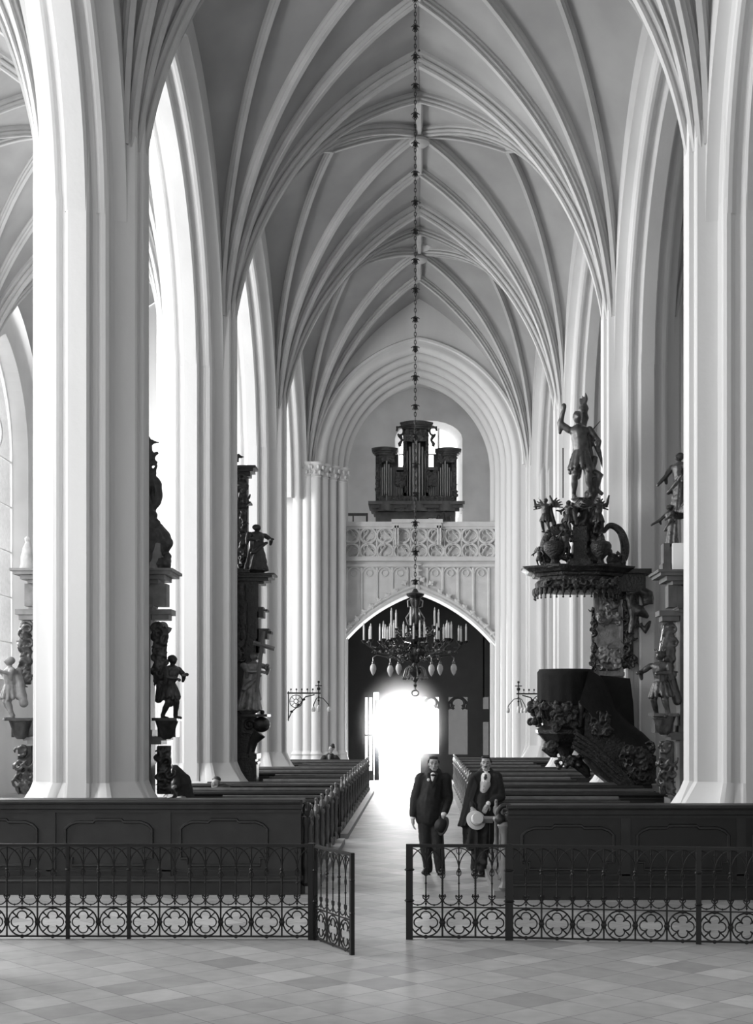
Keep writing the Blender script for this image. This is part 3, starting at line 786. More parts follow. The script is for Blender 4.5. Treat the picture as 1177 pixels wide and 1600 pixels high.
def front_panel(xa, xb, y, h, lab, xs_, wpan):
    t = thing('kneeling_desk', lab, 'pew', ((xa+xb)/2, y, 0))
    m = MB(); m.box((xa, y, .10), (xb, y+.06, h)); m.build('board', PANEL if xa < 0 else PANELR, t)
    c = MB(); c.box((xa-.02, y-.06, h-.03), (xb+.03, y+.34, h+.02)); c.box((xa, y-.04, h-.10), (xb+.02, y, h-.03)); c.box((xa, y-.02, h-.15), (xb, y, h-.11)); c.tube([(xa, y-.05, h-.01), (xb, y-.05, h-.01)], .03, 8); c.build('cornice', PEW, t)
    b = MB(); b.box((xa, y-.05, .0), (xb, y+.05, .16)); b.box((xa, y-.03, .16), (xb, y, .24)); b.tube([(xa, y-.04, .18), (xb, y-.04, .18)], .025, 8); b.box((xa, y-.02, .30), (xb, y, .32)); b.build('base_moulding', PEW, t)
    for cx in xs_:
        hw = wpan/2; z0, z1 = .38, h-.27; k = .09
        pts = [(cx-hw, z0+k), (cx-hw+k, z0+k), (cx-hw+k, z0), (cx+hw-k, z0), (cx+hw-k, z0+k), (cx+hw, z0+k), (cx+hw, z1-k), (cx+hw-k*.6, z1-k*.4), (cx+hw-k*1.6, z1), (cx+hw*.35, z1), (cx+hw*.3, z1+.03), (cx-hw*.3, z1+.03), (cx-hw*.35, z1), (cx-hw+k*1.6, z1), (cx-hw+k*.6, z1-k*.4), (cx-hw, z1-k), (cx-hw, z0+k)]
        f = MB(); f.tube([(p[0], y-.005, p[1]) for p in pts], .022, 6); f.build('raised_panel', PANEL, t)
    for cx in [(a+b_)/2 for a, b_ in zip(xs_[:-1], xs_[1:])]:
        MB().box((cx-.06, y-.02, .24), (cx+.06, y, h-.15)).build('stile', PANEL, t)
    return t
front_panel(-6.3, PLX, 17.4, 1.21, 'dark panelled front of the left pews behind the railing', [X(p, 17.4) for p in (-190, -10, 170, 350)], 1.12)
front_panel(PRX-.02, 6.3, 16.92, 1.17, 'near black panelled front of the right pews behind the railing', [X(p, 16.9) for p in (888, 1068, 1250)], 1.15)
front_panel(-4.3, PLX, 25.2, 1.02, 'panelled front board of the far left pews beyond the cross walk', [X(p, 25.2) for p in (380, 475)], .9)
fe = thing('carved_pew_post', 'carved scroll topped end post at the left corner of the right pew front', 'carved post', (PRX-.1, 17.0, 0))
m = MB(); cx, cy = PRX-.055, 17.02
m.lathe([(.06, .1), (.08, .14), (.05, .2), (.045, .3), (.07, .38), (.05, .5), (.045, .8), (.07, .88), (.09, .92), (.05, .97)], (cx, cy, 0), 14); m.build('column', mat('worn_oak', .16, .4, var=.4, vscale=6), fe)
m = MB(); m.tube([(cx+.12*(1-t*.7)*math.cos(t*7), cy, 1.08+.12*(1-t*.7)*math.sin(t*7)) for t in [q/14 for q in range(15)]], .035, 8); m.ell((cx+.1, cy, .98), (.1, .06, .08)); m.ell((cx+.22, cy+.02, 1.02), (.13, .06, .15)); m.ell((cx-.06, cy, 1.0), .07)
m.organic('scroll', PANEL, fe, .012, 1)
fe2 = thing('carved_pew_post', 'carved scroll topped end post at the right corner of the left pew front', 'carved post', (PLX+.1, 17.45, 0))
m = MB(); cx, cy = PLX+.06, 17.5
m.lathe([(.05, .1), (.07, .14), (.04, .2), (.04, .3), (.06, .38), (.04, .5), (.04, .85), (.06, .92), (.05, 1.0)], (cx, cy, 0), 14); m.build('column', PEW, fe2)
m = MB(); m.tube([(cx+.02, cy+.2*(1-t*.7)*math.cos(t*7), 1.08+.10*(1-t*.7)*math.sin(t*7)) for t in [q/14 for q in range(15)]], .03, 8); m.ell((cx, cy, 1.1), (.05, .1, .08)); m.build('scroll', PEW, fe2)

# ------------------------------------------------------------------ iron railing
def circ(m, cx, cz, r, rr, a0=0, a1=2*PI, n=24, y=0): m.tube([(cx+r*math.cos(a0+(a1-a0)*i/n), y, cz+r*math.sin(a0+(a1-a0)*i/n)) for i in range(n+1)], rr, 5)
PER = .317; RH = .965
def proto_parts():
    P_ = {}
    # quatrefoil ring in a circle, centre x=PER/2
    m = MB(); c = PER/2; cz = .175; circ(m, c, cz, .145, .0085)
    for k in range(4):
        a = PI/4+k*PI/2 ; a = k*PI/2
        m.tube([(c+.062*math.cos(a)+.052*math.cos(a+b), 0, cz+.062*math.sin(a)+.052*math.sin(a+b)) for b in [-2.05+q*.34 for q in range(13)]], .0075, 5)
        a2 = a+PI/4; m.tube([(c+.05*math.cos(a2), 0, cz+.05*math.sin(a2)), (c+.14*math.cos(a2), 0, cz+.14*math.sin(a2))], [.006, .009], 5)
    for k in range(4): a = k*PI/2; m.ell((c+.148*math.cos(a), 0, cz+.148*math.sin(a)), (.022, .012, .022), n=8)
    P_['ring'] = m
    # tracery: intersecting arches on top, swags at the bottom
    m = MB(); sw = MB(); h = PER/2
    for i in range(2):
        for a, b in ((i*h, (i+1)*h), ((i+1)*h, i*h)):
            m.tube([(b+(a-b)*math.cos(t), 0, .72+(RH-.02-.72)*math.sin(t)) for t in [q*PI/2/8 for q in range(9)]], .006, 5)
        cx = (i+.5)*h; mm_ = m; m = sw
        m.tube([(cx+h/2*math.cos(t), 0, .43-.075*math.sin(t)) for t in [q*PI/8 for q in range(9)]], .007, 5)
        for s in (-1, 1):
            m.tube([(cx+s*h/2*.98, 0, .43), (cx+s*(h/2-.03), 0, .46), (cx+s*(h/2-.035), 0, .445)], .006, 5)
        m.ell((cx, 0, .355), (.012, .01, .012), n=6); m = mm_
    P_['arch'] = m; P_['swag'] = sw
    # heavy bar
    m = MB(); m.tube([(0, 0, .03), (0, 0, RH)], .0095, 6)
    for i in range(16): m.ell((0, 0, .50+i*.028), (.0125, .0125, .010), n=6)
    for zz, r in ((.40, .018), (.455, .016), (.72, .02), (.69, .016)): m.ell((0, 0, zz), (r, r, r*.8), n=8)
    for s in (-1, 1): m.tube([(s*.008, 0, .70), (s*.024, 0, .67), (s*.02, 0, .645), (s*.008, 0, .63)], .005, 5)
    for s in (-1, 1): m.tube([(s*.006, 0, .40), (s*.028, 0, .44), (s*.024, 0, .47)], .006, 5)
    P_['bar'] = m
    m = MB(); m.tube([(0, 0, .35), (0, 0, RH)], .0065, 6)
    for zz, r in ((.37, .012), (.455, .012), (.58, .012), (.70, .014), (.735, .011), (.90, .01)): m.ell((0, 0, zz), (r, r, r), n=8)
    for s in (-1, 1):
        m.tube([(0, 0, .40), (s*.028, 0, .43), (s*.026, 0, .46)], .006, 5); m.tube([(s*.004, 0, .735), (s*.02, 0, .70), (s*.018, 0, .67), (s*.004, 0, .655)], .005, 5)
        m.tube([(0, 0, .87), (s*.022, 0, .90), (s*.024, 0, .93)], .004, 5)
    P_['thin'] = m
    return P_
PP = proto_parts(); PM = {}
for k, mm in PP.items():
    o = mm.build('proto', IRON, None); PM[k] = o.data; bpy.data.objects.remove(o)
def rail_section(name, label, O, ang, nper, posts=(), ends=(0, 0), post_r=.022, cat='railing'):
    t = thing(name, label, cat, O); t.rotation_euler = (0, 0, ang)
    Ln = nper*PER
    def loc(nm, mb, m=IRON):
        o = mb.build(nm, m, None); o.parent = t; return o
    m = MB(); m.box((0, -.02, RH-.012), (Ln, .02, RH+.012)); m.box((0, -.012, RH+.012), (Ln, .012, RH+.02)); loc('top_rail', m)
    loc('bottom_rail', MB().box((0, -.012, .018), (Ln, .012, .036))); loc('middle_rail', MB().box((0, -.008, .325), (Ln, .008, .338)))
    for nm, key, step, x0, cnt in (('quatrefoil_ring', 'ring', PER, 0, nper), ('arch_tracery', 'arch', PER, 0, nper), ('swag', 'swag', PER, 0, nper), ('baluster', 'bar', PER, 0, nper+1), ('thin_baluster', 'thin', PER, PER/2, nper)):
        for i in range(cnt):
            if key == 'bar' and i in posts: continue
            o = bpy.data.objects.new(nm, PM[key]); C.objects.link(o); o.parent = t; o.location = (x0+i*step, 0, 0)
    for i in posts:
        xx = i*PER; m = MB(); m.box((xx-post_r, -post_r, 0), (xx+post_r, post_r, RH+.02)); m.ell((xx, 0, .40), (post_r*1.6, post_r*1.6, .02), n=8); m.ell((xx, 0, .72), (post_r*1.6, post_r*1.6, .02), n=8); loc('post', m)
    return t
DL = 13.88
rail_section('iron_railing', 'long black wrought iron railing in front of the left pews', (X(488, DL)-14*PER, DL+.06, 0), R(-.4), 14, (2, 6, 8, 14), post_r=.018)
hx = X(487, DL)
gp = MB(); gp.box((hx-.035, DL-.035, 0), (hx+.035, DL+.035, RH+.03)); g0 = thing('gate_post', 'square iron gate post at the right end of the left railing', 'post', (hx, DL, 0)); gp.build('post', IRON, g0)
ang = math.atan2(-(DL-12.93), X(551, 12.93)-hx)
rail_section('iron_gate', 'iron gate leaf standing open toward the camera on the left', (hx+.04, DL-.04, 0), ang, 3, (0, 3), post_r=.02, cat='gate')
rx0 = X(640, 13.9); rx1 = X(795, 13.85)
gr = rail_section('iron_gate', 'closed iron gate leaf in front of the two men', (rx0, 13.90, 0), math.atan2(-.05, rx1-rx0), 3, (0, 3), post_r=.032, cat='gate')
gr.scale = ((rx1-rx0)/(3*PER), 1, 1)
rr_ = rail_section('iron_railing', 'long black wrought iron railing in front of the right pews', (rx1+.02, 13.84, 0), math.atan2(-.36, 3.45-rx1+.3), 10, (0, 6), post_r=.026)
# ------------------------------------------------------------------ chandelier
CD = 23.5; CXX = X(649, CD); 
def cz_(py): return Z(py, CD)
chd = thing('chandelier', 'large many armed brass chandelier with tall white candles and hanging glass bulbs', 'chandelier', (CXX, CD, cz_(925)))
m = MB()
m.lathe([(.02, cz_(1066)), (.05, cz_(1063)), (.03, cz_(1058)), (.12, cz_(1050)), (.06, cz_(1043)), (.05, cz_(1036)), (.13, cz_(1030)), (.17, cz_(1022)), (.15, cz_(1012)), (.07, cz_(1005)), (.19, cz_(1003)), (.20, cz_(999)), (.10, cz_(994)), (.06, cz_(985)), (.11, cz_(978)), (.13, cz_(970)), (.06, cz_(960)), (.05, cz_(950)), (.08, cz_(943)), (.09, cz_(935)), (.15, cz_(931)), (.16, cz_(928)), (.06, cz_(925)), (.03, cz_(920))], (CXX, CD, 0), 20)
m.build('body', BRASS, chd)
m = MB(); m.tube([(CXX, CD, cz_(1066)), (CXX, CD, cz_(1077))], .015, 6); m.ell((CXX, CD, cz_(1071)), .03, n=8)
m.tube([(CXX+.06*math.cos(a), CD, cz_(1083)+.05*math.sin(a)) for a in [q*PI/8 for q in range(17)]], .01, 6); m.build('pendant_ring', BRASS, chd)
def scroll_arm(a, r0, z0, r1, z1, rad=.014, curl=.09, dip=.18):
    mb = MB(); ca, sa = math.cos(a), math.sin(a)
    pts = []
    for i in range(13):
        t = i/12; r = r0+(r1-r0)*t; z = z0+(z1-z0)*t-dip*math.sin(PI*t)*(1 if t < .8 else 1)
        pts.append((CXX+r*ca, CD+r*sa, z))
    mb.tube(pts, rad, 6)
    rc = r0+(r1-r0)*.55; zc = z0+(z1-z0)*.5-dip*.75
    for cr_, cz2, s in ((rc, zc+curl*.9, 1), (r0+(r1-r0)*.3, z0-dip*.9-curl*.4, -1)):
        mb.tube([(CXX+(cr_+curl*(1-t)*math.cos(s*7*t))*ca, CD+(cr_+curl*(1-t)*math.cos(s*7*t))*sa, cz2+curl*(1-t)*math.sin(s*7*t)) for t in [q/12 for q in range(13)]], .010, 5)
    mb.ell((CXX+(rc+.06)*ca, CD+(rc+.06)*sa, zc), (.035, .035, .035), n=6)
    for t, k, s in ((.75, .05, 1), (.9, .04, -1), (.15, .05, 1)):
        rx = r0+(r1-r0)*t; zx = z0+(z1-z0)*t-dip*math.sin(PI*t)-k*.8*s
        mb.tube([(CXX+(rx+k*(1-u)*math.cos(s*7*u))*ca, CD+(rx+k*(1-u)*math.cos(s*7*u))*sa, zx+k*(1-u)*math.sin(s*7*u)) for u in [q/10 for q in range(11)]], .009, 5)
        mb.ell((CXX+rx*ca, CD+rx*sa, zx+.03), (.03, .03, .022), n=6)
    return mb
candles = []
NA = 12
for i in range(NA):
    a = 2*PI*i/NA+.12
    r1 = .90 if i % 2 == 0 else .68
    zt = cz_(1001) if i % 2 == 0 else cz_(1000)
    mb = scroll_arm(a, .12, cz_(1010), r1, zt-.03)
    mb.build('arm', BRASS, chd)
    candles.append((a, r1, zt, .25)); 
    for da, dr in ((-.16, -.10), (.16, -.10)):
        candles.append((a+da, r1+dr, zt-.02+(.03 if da > 0 else 0), .22))
        q = MB(); q.tube([(CXX+(r1-.22)*math.cos(a), CD+(r1-.22)*math.sin(a), zt-.12), (CXX+(r1+dr)*math.cos(a+da), CD+(r1+dr)*math.sin(a+da), zt-.11), (CXX+(r1+dr)*math.cos(a+da), CD+(r1+dr)*math.sin(a+da), zt-.02)], .010, 5); q.build('branch', BRASS, chd)
for i in range(6):
    a = 2*PI*i/6+.35
    scroll_arm(a, .08, cz_(985), .44, cz_(982), .012, .06, .10).build('arm', BRASS, chd); candles.append((a, .44, cz_(980), .27))
for a, r, z, L in candles:
    cx, cy = CXX+r*math.cos(a), CD+r*math.sin(a)
    MB().lathe([(.012, z-.05), (.03, z-.03), (.045, z-.005), (.05, z), (.02, z+.005)], (cx, cy, 0), 10).build('drip_pan', BRASS, chd)
    c = MB(); c.lathe([(.0165, z), (.0165, z+L), (.011, z+L+.008)], (cx, cy, 0), 10); cd_ = c.build('candle', WAX, chd)
    MB().lathe([(.006, z+L), (.013, z+L+.02), (.010, z+L+.04), (.002, z+L+.06)], (cx, cy, 0), 8).build('flame_bulb', BULB, cd_)
for px, zy, dy in ((583, 1044, .1), (611, 1048, -.45), (622.5, 1042, .55), (674, 1047, -.55), (688.5, 1043, .45), (709.5, 1044, .1)):
    bx = X(px, CD); by = CD+dy; zc = cz_(zy)
    q = MB(); q.lathe([(.004, zc-.125), (.03, zc-.09), (.055, zc-.02), (.052, zc+.03), (.035, zc+.065), (.02, zc+.08)], (bx, by, 0), 14); gb = q
    q = MB(); q.lathe([(.022, zc+.075), (.028, zc+.09), (.02, zc+.12), (.01, zc+.13)], (bx, by, 0), 10)
    tl = (bx-CXX, dy); rr0 = math.hypot(*tl); ux, uy = tl[0]/rr0, dy/rr0
    q.tube([(bx, by, zc+.12), (bx, by, zc+.19), (bx-ux*.06, by-uy*.06, zc+.23), (bx-ux*.2, by-uy*.2, zc+.20), (CXX+ux*.2, CD+uy*.2, zc+.16), (CXX+ux*.1, CD+uy*.1, cz_(1030))], .011, 6)
    for t, k in ((.35, 1), (.6, -1)): q.tube([(CXX+ux*(rr0*t+.05*(1-w_)*math.cos(6*w_)), CD+uy*(rr0*t+.05*(1-w_)*math.cos(6*w_)), zc+.2+k*.05*(1-w_)*math.sin(6*w_)) for w_ in [v/8 for v in range(9)]], .013, 5)
    hb = q.build('bulb_holder', BRASSL, chd); gb.build('glass_bulb', BULB, hb)
for i in range(8):
    a = 2*PI*i/8+.2; q = MB()
    q.tube([(CXX+r*math.cos(a), CD+r*math.sin(a), z) for r, z in ((.05, cz_(1045)), (.11, cz_(1041)), (.17, cz_(1046)), (.205, cz_(1057)))], .014, 6); q.build('lower_scroll', BRASSL, chd)
    MB().ell((CXX+.21*math.cos(a), CD+.21*math.sin(a), cz_(1060)), .028, n=8).build('ball', BRASSL, chd)
for i in range(4):
    a = PI*i/2+.1; q = MB()
    q.tube([(CXX+r*math.cos(a), CD+r*math.sin(a), z) for r, z in ((.05, cz_(935)), (.13, cz_(939)), (.12, cz_(948)), (.05, cz_(950)), (.10, cz_(958)), (.16, cz_(966)), (.13, cz_(975)), (.06, cz_(978)))], .016, 6); q.build('crown_scroll', BRASSL, chd)
m = MB(); zb, zt = cz_(920), 15.95; n = 0; z = zb
while z < zt:
    r = .016; ax = (1, 0) if n % 2 else (0, 1)
    m.tube([(CXX+ax[0]*.017*math.cos(t), CD+ax[1]*.017*math.cos(t), z+.04+.045*math.sin(t)) for t in [q*PI/4 for q in range(9)]], .0065, 4, caps=False); z += .07; n += 1
o = m.build('chain', IRON, chd)
z = zb+.12; i = 0
while z < zt:
    q = MB(); q.ell((CXX, CD, z), (.03, .03, .06), n=8)
    for k in range(6):
        a = k*PI/3
        q.tube([(CXX, CD, z), (CXX+.05*math.cos(a), CD+.05*math.sin(a), z+.03), (CXX+.075*math.cos(a), CD+.075*math.sin(a), z+.01)], [.010, .010, .008], 5)
        q.tube([(CXX+.02*math.cos(a), CD+.02*math.sin(a), z), (CXX+.05*math.cos(a), CD+.05*math.sin(a), z-.05)], [.012, .006], 5)
    q.build('chain_rosette', IRON, chd); z += .51; i += 1

# ------------------------------------------------------------------ wall bracket lamps
def bracket(label, d, px_wall, px_end, ytop, s, sc_=1.0):
    x0, x1 = X(px_wall, d), X(px_end, d); z = Z(ytop, d); L = x1-x0; u = 1 if L > 0 else -1
    t = thing('bracket_lamp', label, 'lamp', (x0, d, z))
    m = MB(); m.tube([(x0, d, z), (x0+L*.92, d, z)], .02, 6); m.tube([(x0+u*.03, d, z+.05), (x0+u*.03, d, z-.75)], .015, 6)
    m.tube([(x0+u*.02, d, z-.72), (x0+u*.12, d, z-.5), (x0+L*.35, d, z-.30), (x0+L*.5, d, z-.1), (x0+L*.75, d, z-.04)], .016, 6)
    cx, cz = x0+L*.24, z-.22
    for r in (.17, .06): m.tube([(cx+r*math.cos(a), d, cz+r*math.sin(a)) for a in [q*PI/10 for q in range(21)]], .012, 5)
    for k in range(8): a = k*PI/4; m.tube([(cx+.06*math.cos(a), d, cz+.06*math.sin(a)), (cx+.16*math.cos(a), d, cz+.16*math.sin(a))], .009, 5)
    for k in range(6): xx = x0+L*(.1+.15*k); m.tube([(xx, d, z), (xx, d, z+.09)], .007, 5); m.ell((xx, d, z+.1), (.025, .02, .03), n=6)
    for tt in (.12, .3, .45): m.ell((x0+L*tt, d, z-.62+tt), (.05, .02, .035), n=6)
    m.build('bracket', IRON, t)
    xl = x0+L*.86
    q = MB(); q.tube([(xl, d, z+.30), (xl, d, z-.32)], .014, 6)
    for zz, r in ((.30, .035), (.2, .025), (.12, .05), (-.1, .025), (-.2, .03)): q.ell((xl, d, z+zz), (r, r, r), n=8)
    q.box((xl-.09, d-.01, z+.19), (xl+.09, d+.01, z+.215)); q.build('stem', IRON, t)
    for k in range(3):
        a = 2*PI*k/3+.1+(PI if u < 0 else 0); ca, sa = math.cos(a), math.sin(a)
        q = MB(); q.tube([(xl, d, z-.12), (xl+.12*ca, d+.12*sa, z-.14), (xl+.26*ca, d+.26*sa, z-.30), (xl+.28*ca, d+.28*sa, z-.36)], .011, 6); q.build('arm', IRON, t)
        g = MB(); g.lathe([(.02, z-.36), (.045, z-.40), (.05, z-.46), (.03, z-.50)], (xl+.28*ca, d+.28*sa, 0), 10); g.build('glass_cup', BULB, t)
    g = MB(); g.lathe([(.015, z-.32), (.04, z-.36), (.05, z-.44), (.035, z-.50)], (xl, d, 0), 10); g.build('glass_cup', BULB, t)
bracket('black iron bracket lamp with a wheel scroll on the distant left pier', 36.2, 449, 506, 1083, 1)
bracket('black iron bracket lamp on the right reaching out beside the pulpit', 35.0, 856, 803, 1084, -1)

# ------------------------------------------------------------------ carved figures
def Rz(a): return Matrix.Rotation(a, 3, 'Z')
def statue(name, label, base, h, face=0, pose='robe', arms=((.22, -.1, .55), (-.22, -.1, .55)), m=None, wings=False, crown=False, lean=0, seed=1, group=None, cat='statue', halo=False, extra=None, flare=.15, headtilt=0, bulk=1.22):
    """face: angle about z; 0 faces -y (camera). arms: hand targets (x,y,z) in units of height."""
    rnd = random.Random(seed); mb = MB(); m = m or FIGD
    V = Vector
    hip = V((0, 0, .50)); ch_ = V((lean*.35, -.01, .74)); nk = V((lean*.45, -.01, .84)); hd = V((lean*.5+headtilt, -.02, .925))
    if pose == 'robe':
        mb.cap((0, .0, .05), (0, 0, .5), flare, .085, 12); mb.cap((0, 0, .5), ch_, .085, .10)
        for k in range(11):
            a = k*2*PI/11+rnd.random()*.4; r0 = flare*rnd.uniform(.95, 1.15)
            mb.cap((r0*math.cos(a), r0*math.sin(a)*.9, .02), (.06*math.cos(a+.5), .06*math.sin(a+.5), rnd.uniform(.5, .68)), .026, .016, 6)
        mb.cap((-.12, -.09, .36), (.10, -.08, .60), .035, .03); mb.cap((.13, .0, .2), (.09, .04, .6), .04, .03)
    else:
        for s in (-1, 1):
            f = V((s*.075+ (.03 if s > 0 else 0), -.03*s, .03)); kn = V((s*.075, -.05, .27))
            mb.chain([hip+V((s*.05, 0, -.02)), kn, f+V((0, .02, .03))], [.062, .045, .028]); mb.cap(f+V((0, .02, .0)), f+V((0, -.07, -.005)), .024, .02)
        mb.cap((0, 0, .44), (0, 0, .56), .10, .085); mb.cap((0, 0, .54), ch_, .08, .10)
        for k in range(12):
            a = k*2*PI/12; mb.cap((.075*math.cos(a), .07*math.sin(a), .52), (.135*math.cos(a), .125*math.sin(a), .33+rnd.uniform(-.02, .02)), .03, .026, 6)
        mb.cap((.06, .09, .78), (.16, .13, .25), .05, .06); mb.cap((-.04, .1, .78), (-.02, .16, .3), .05, .05)
    mb.ell(ch_+V((0, 0, .03)), (.125, .08, .08))
    mb.cap(ch_, nk, .05, .035); mb.ell(hd, (.052, .06, .07)); mb.ell(hd+V((0, -.06, -.005)), (.012, .015, .015), n=6)
    mb.ell(hd+V((0, .02, .02)), (.062, .062, .062))
    for s, t in zip((1, -1), arms):
        sh = ch_+V((s*.12, 0, .045)); hn = V(t); mid = (sh+hn)/2; dv = hn-sh
        out = V((s*.07, .03, -.05)) if dv.length < .34 else V((s*.02, .02, -.02))
        el = mid+out
        mb.chain([sh, el, hn], [.045, .036, .024]); mb.ell(hn+dv.normalized()*.02, (.028, .022, .03), n=8)
        mb.cap(el, el+V((0, .02, -.10)), .035, .02)
    if wings:
        for s in (-1, 1):
            for k in range(5):
                a = .5+k*.28
                mb.cap((s*.05, .08, .78), (s*(.08+.30*math.sin(a)), .14, .74+.30*math.cos(a)), .03, .022, 6)
    if crown:
        for k in range(7):
            a = k*2*PI/7; mb.cap(hd+V((.052*math.cos(a), .052*math.sin(a), .05)), hd+V((.07*math.cos(a), .07*math.sin(a), .10)), .012, .007, 6)
        mb.lathe([(.058, .045), (.062, .07)], hd, 12)
    if halo: mb.tube([hd+V((.09*math.cos(a), .03, .05+.03*math.sin(a))) for a in [q*PI/8 for q in range(17)]], .008, 6)
    if extra: extra(mb)
    mb.ell((0, 0, .0), (flare*1.2, flare*1.1, .02), n=14)
    M = Matrix.Translation(Vector(base)) @ Matrix.Rotation(face, 4, 'Z') @ Matrix.Scale(h, 4) @ Matrix.Diagonal((bulk, bulk, 1, 1))
    mb.xf(M)
    o = mb.organic(name, m, None, voxel=max(.011, h*.0095), smooth=1, noise_amp=h*.008, noise_f=14/h, off=base)
    o.data.materials[0] = m
    tag(o, label, cat, group); return o
def foliage(name, parent, m, x0, x1, z0, z1, y, n, r=.07, seed=1, depth=.06, vox=.016):
    rnd = random.Random(seed); mb = MB(); mb.box((x0, y, z0), (x1, y+.08, z1))
    for _ in range(n):
        x = rnd.uniform(x0, x1); z = rnd.uniform(z0, z1); a = rnd.uniform(0, 6.28); q = r*rnd.uniform(.6, 1.4); s = rnd.choice((-1, 1)); yy = y-rnd.uniform(0, depth)
        mb.tube([(x+q*(1.3-t)*math.cos(a+s*t*5), yy-.02*t, z+q*(1.3-t)*math.sin(a+s*t*5)) for t in [v/6 for v in range(7)]], [q*.22, q*.34, q*.36, q*.34, q*.3, q*.24, q*.2], 6)
    return mb.organic(name, m, parent, vox, 1)
def volute(mb, c, r, s=1, rad=.04, y=None, plane='xz', turns=8.0):
    c = Vector(c); pts = []
    for q in range(19):
        t = q/18; rr_ = r*(1-t*.8); a = s*turns*t
        pts.append(c+(Vector((rr_*math.cos(a), 0, rr_*math.sin(a))) if plane == 'xz' else Vector((0, rr_*math.cos(a), rr_*math.sin(a)))))
    mb.tube(pts, rad, 8); mb.ell(c, rad*1.3, n=8)

# ------------------------------------------------------------------ side altars on the west faces of the piers
def cornice_stack(mb, cx, hw, y0, y1, z, steps):
    for dz0, dz1, ex in steps: mb.box((cx-hw-ex, y0-ex*.5, z+dz0), (cx+hw+ex, y1+ex, z+dz1))
def altar(label, cx, d, m_body, m_orn, hw, zc, zb, side_open, name='side_altar'):
    """hw: half width of the pilaster zone, zc: underside of main cornice, zb: top of the pedestal zone"""
    t = thing(name, label, 'altar', (cx, d, 0))
    y0, y1 = d, d+.34
    b = MB(); b.box((cx-hw-.22, y0, 0), (cx+hw+.22, y1+.25, .95)); b.box((cx-hw-.28, y0-.02, 0), (cx+hw+.28, y1+.3, .18)); b.box((cx-hw-.14, y0, .95), (cx+hw+.14, y1+.2, 1.05)); b.box((cx-hw-.26, y0-.03, .86), (cx+hw+.26, y1+.3, .95)); b.build('altar_base', m_body, t)
    p = MB(); p.box((cx-hw, y0, 1.05), (cx+hw, y1, zb)); p.box((cx-hw-.2, y0-.02, zb), (cx+hw+.24, y1+.2, zb+.06)); p.box((cx-hw-.14, y0-.02, zb-.06), (cx+hw+.16, y1+.1, zb)); p.build('pedestal', m_body, t)
    for s in (-1, 1):
        q = MB(); xa, xb = sorted((cx+s*(hw-.24), cx+s*hw)); q.box((xa, y0-.03, zb+.06), (xb, y0+.3, zc-.35)); q.box((xa-.03, y0-.06, zb+.06), (xb+.03, y0+.3, zb+.16)); q.box((xa-.03, y0-.06, zc-.42), (xb+.03, y0+.3, zc-.36)); q.box((xa-.05, y0-.08, zc-.36), (xb+.05, y0+.3, zc-.32)); q.build('pilaster', m_body, t)
    r = MB(); r.box((cx-hw+.1, y0+.15, zb), (cx+hw-.1, y0+.35, zc)); r.build('back_board', m_body, t)
    c = MB(); cornice_stack(c, cx, hw+.02, y0-.02, y1, zc, ((-.34, -.02, .02), (0, .06, .10), (.06, .13, .20), (.13, .18, .30), (.18, .22, .34))); c.build('cornice', m_body, t)
    for s in side_open:
        x = cx+s*(hw+.08)
        o = MB(); o.box((x-.10, y0-.02, zc-.34), (x+.16 if s > 0 else x+.10, y1-.1, zc)); cornice_stack(o, x+s*.06, .10, y0, y1-.1, zc-.55, ((0, .08, .03), (.08, .16, .08)))
        volute(o, (x+s*.10, y0+.05, zc-.66), .10, -s, .035); o.build('console', m_body, t)
        foliage('openwork_carving', t, m_orn, min(x-.02, x+s*.15), max(x-.02, x+s*.15), zb+.85, zc-.62, y0+.02, 70, .06, seed=int(abs(cx)*10)+s+5)
        br = MB(); bx = x+s*.16
        br.box((bx-.19, y0-.2, zb+.30), (bx+.19, y0+.3, zb+.345)); br.lathe([(.06, zb+.02), (.12, zb+.08), (.14, zb+.18), (.18, zb+.30)], (bx, y0+.0, 0), 14); br.box((bx-.14, y0-.02, zb+.05), (bx+.14, y0+.3, zb+.3)); br.build('bracket', m_orn, t)
        foliage('pedestal_carving', t, m_orn, min(x, x+s*.22), max(x, x+s*.22), 1.12, zb-.08, y0+.02, 22, .06, seed=int(abs(cx)*10)+s)
    return t
# left pier 1 altar: pale on the aisle side
ax, ay = -4.95, BAYS[2]+1.05
altar('tall grey marble side altar behind the widest left pier, its statues showing on both sides', ax, ay, GREYM, FIGD, .87, Z(912, ay), Z(1157, ay), (-1, 1))
zc1 = Z(895, ay); 
def ax_(px): return X(px, ay+.15)
statue('saint_statue', 'dark statue in a short tunic on the altar bracket right of the widest pier', (ax_(268), ay-.02, Z(1124, ay)), .98, R(60), 'legs', ((.12, -.18, .70), (-.04, -.18, .62)), FIGD, seed=3, flare=.10, lean=.1)
statue('saint_statue', 'grey statue on the altar bracket at the left edge of the picture', (ax_(22), ay-.02, Z(1124, ay)), .95, R(-60), 'legs', ((.30, -.2, .75), (-.30, -.1, .8)), mat('grey_carved_figure', .18, .6, var=.4, vscale=6), seed=5, flare=.10)
up = thing('carved_figure_group', 'dark upper stage of carved figures and oval frame above the grey marble altar', 'altar ornament', (ax_(240), ay+.2, zc1))
um = MB(); yy = ay+.2
def A3(px, py, d=None): d = d or ay+.2; return Vector((X(px, d), d, Z(py, d)))
um.box((A3(215, 893).x, yy-.1, zc1), (A3(243, 893).x, yy+.2, Z(810, yy))); um.box((A3(243, 893).x, yy-.1, zc1), (A3(256, 893).x, yy+.2, Z(872, yy)))
um.stube([A3(236, 745), A3(244, 752), A3(247, 768), A3(246, 785), A3(240, 797)], [.05, .06, .07, .06, .04], 8)
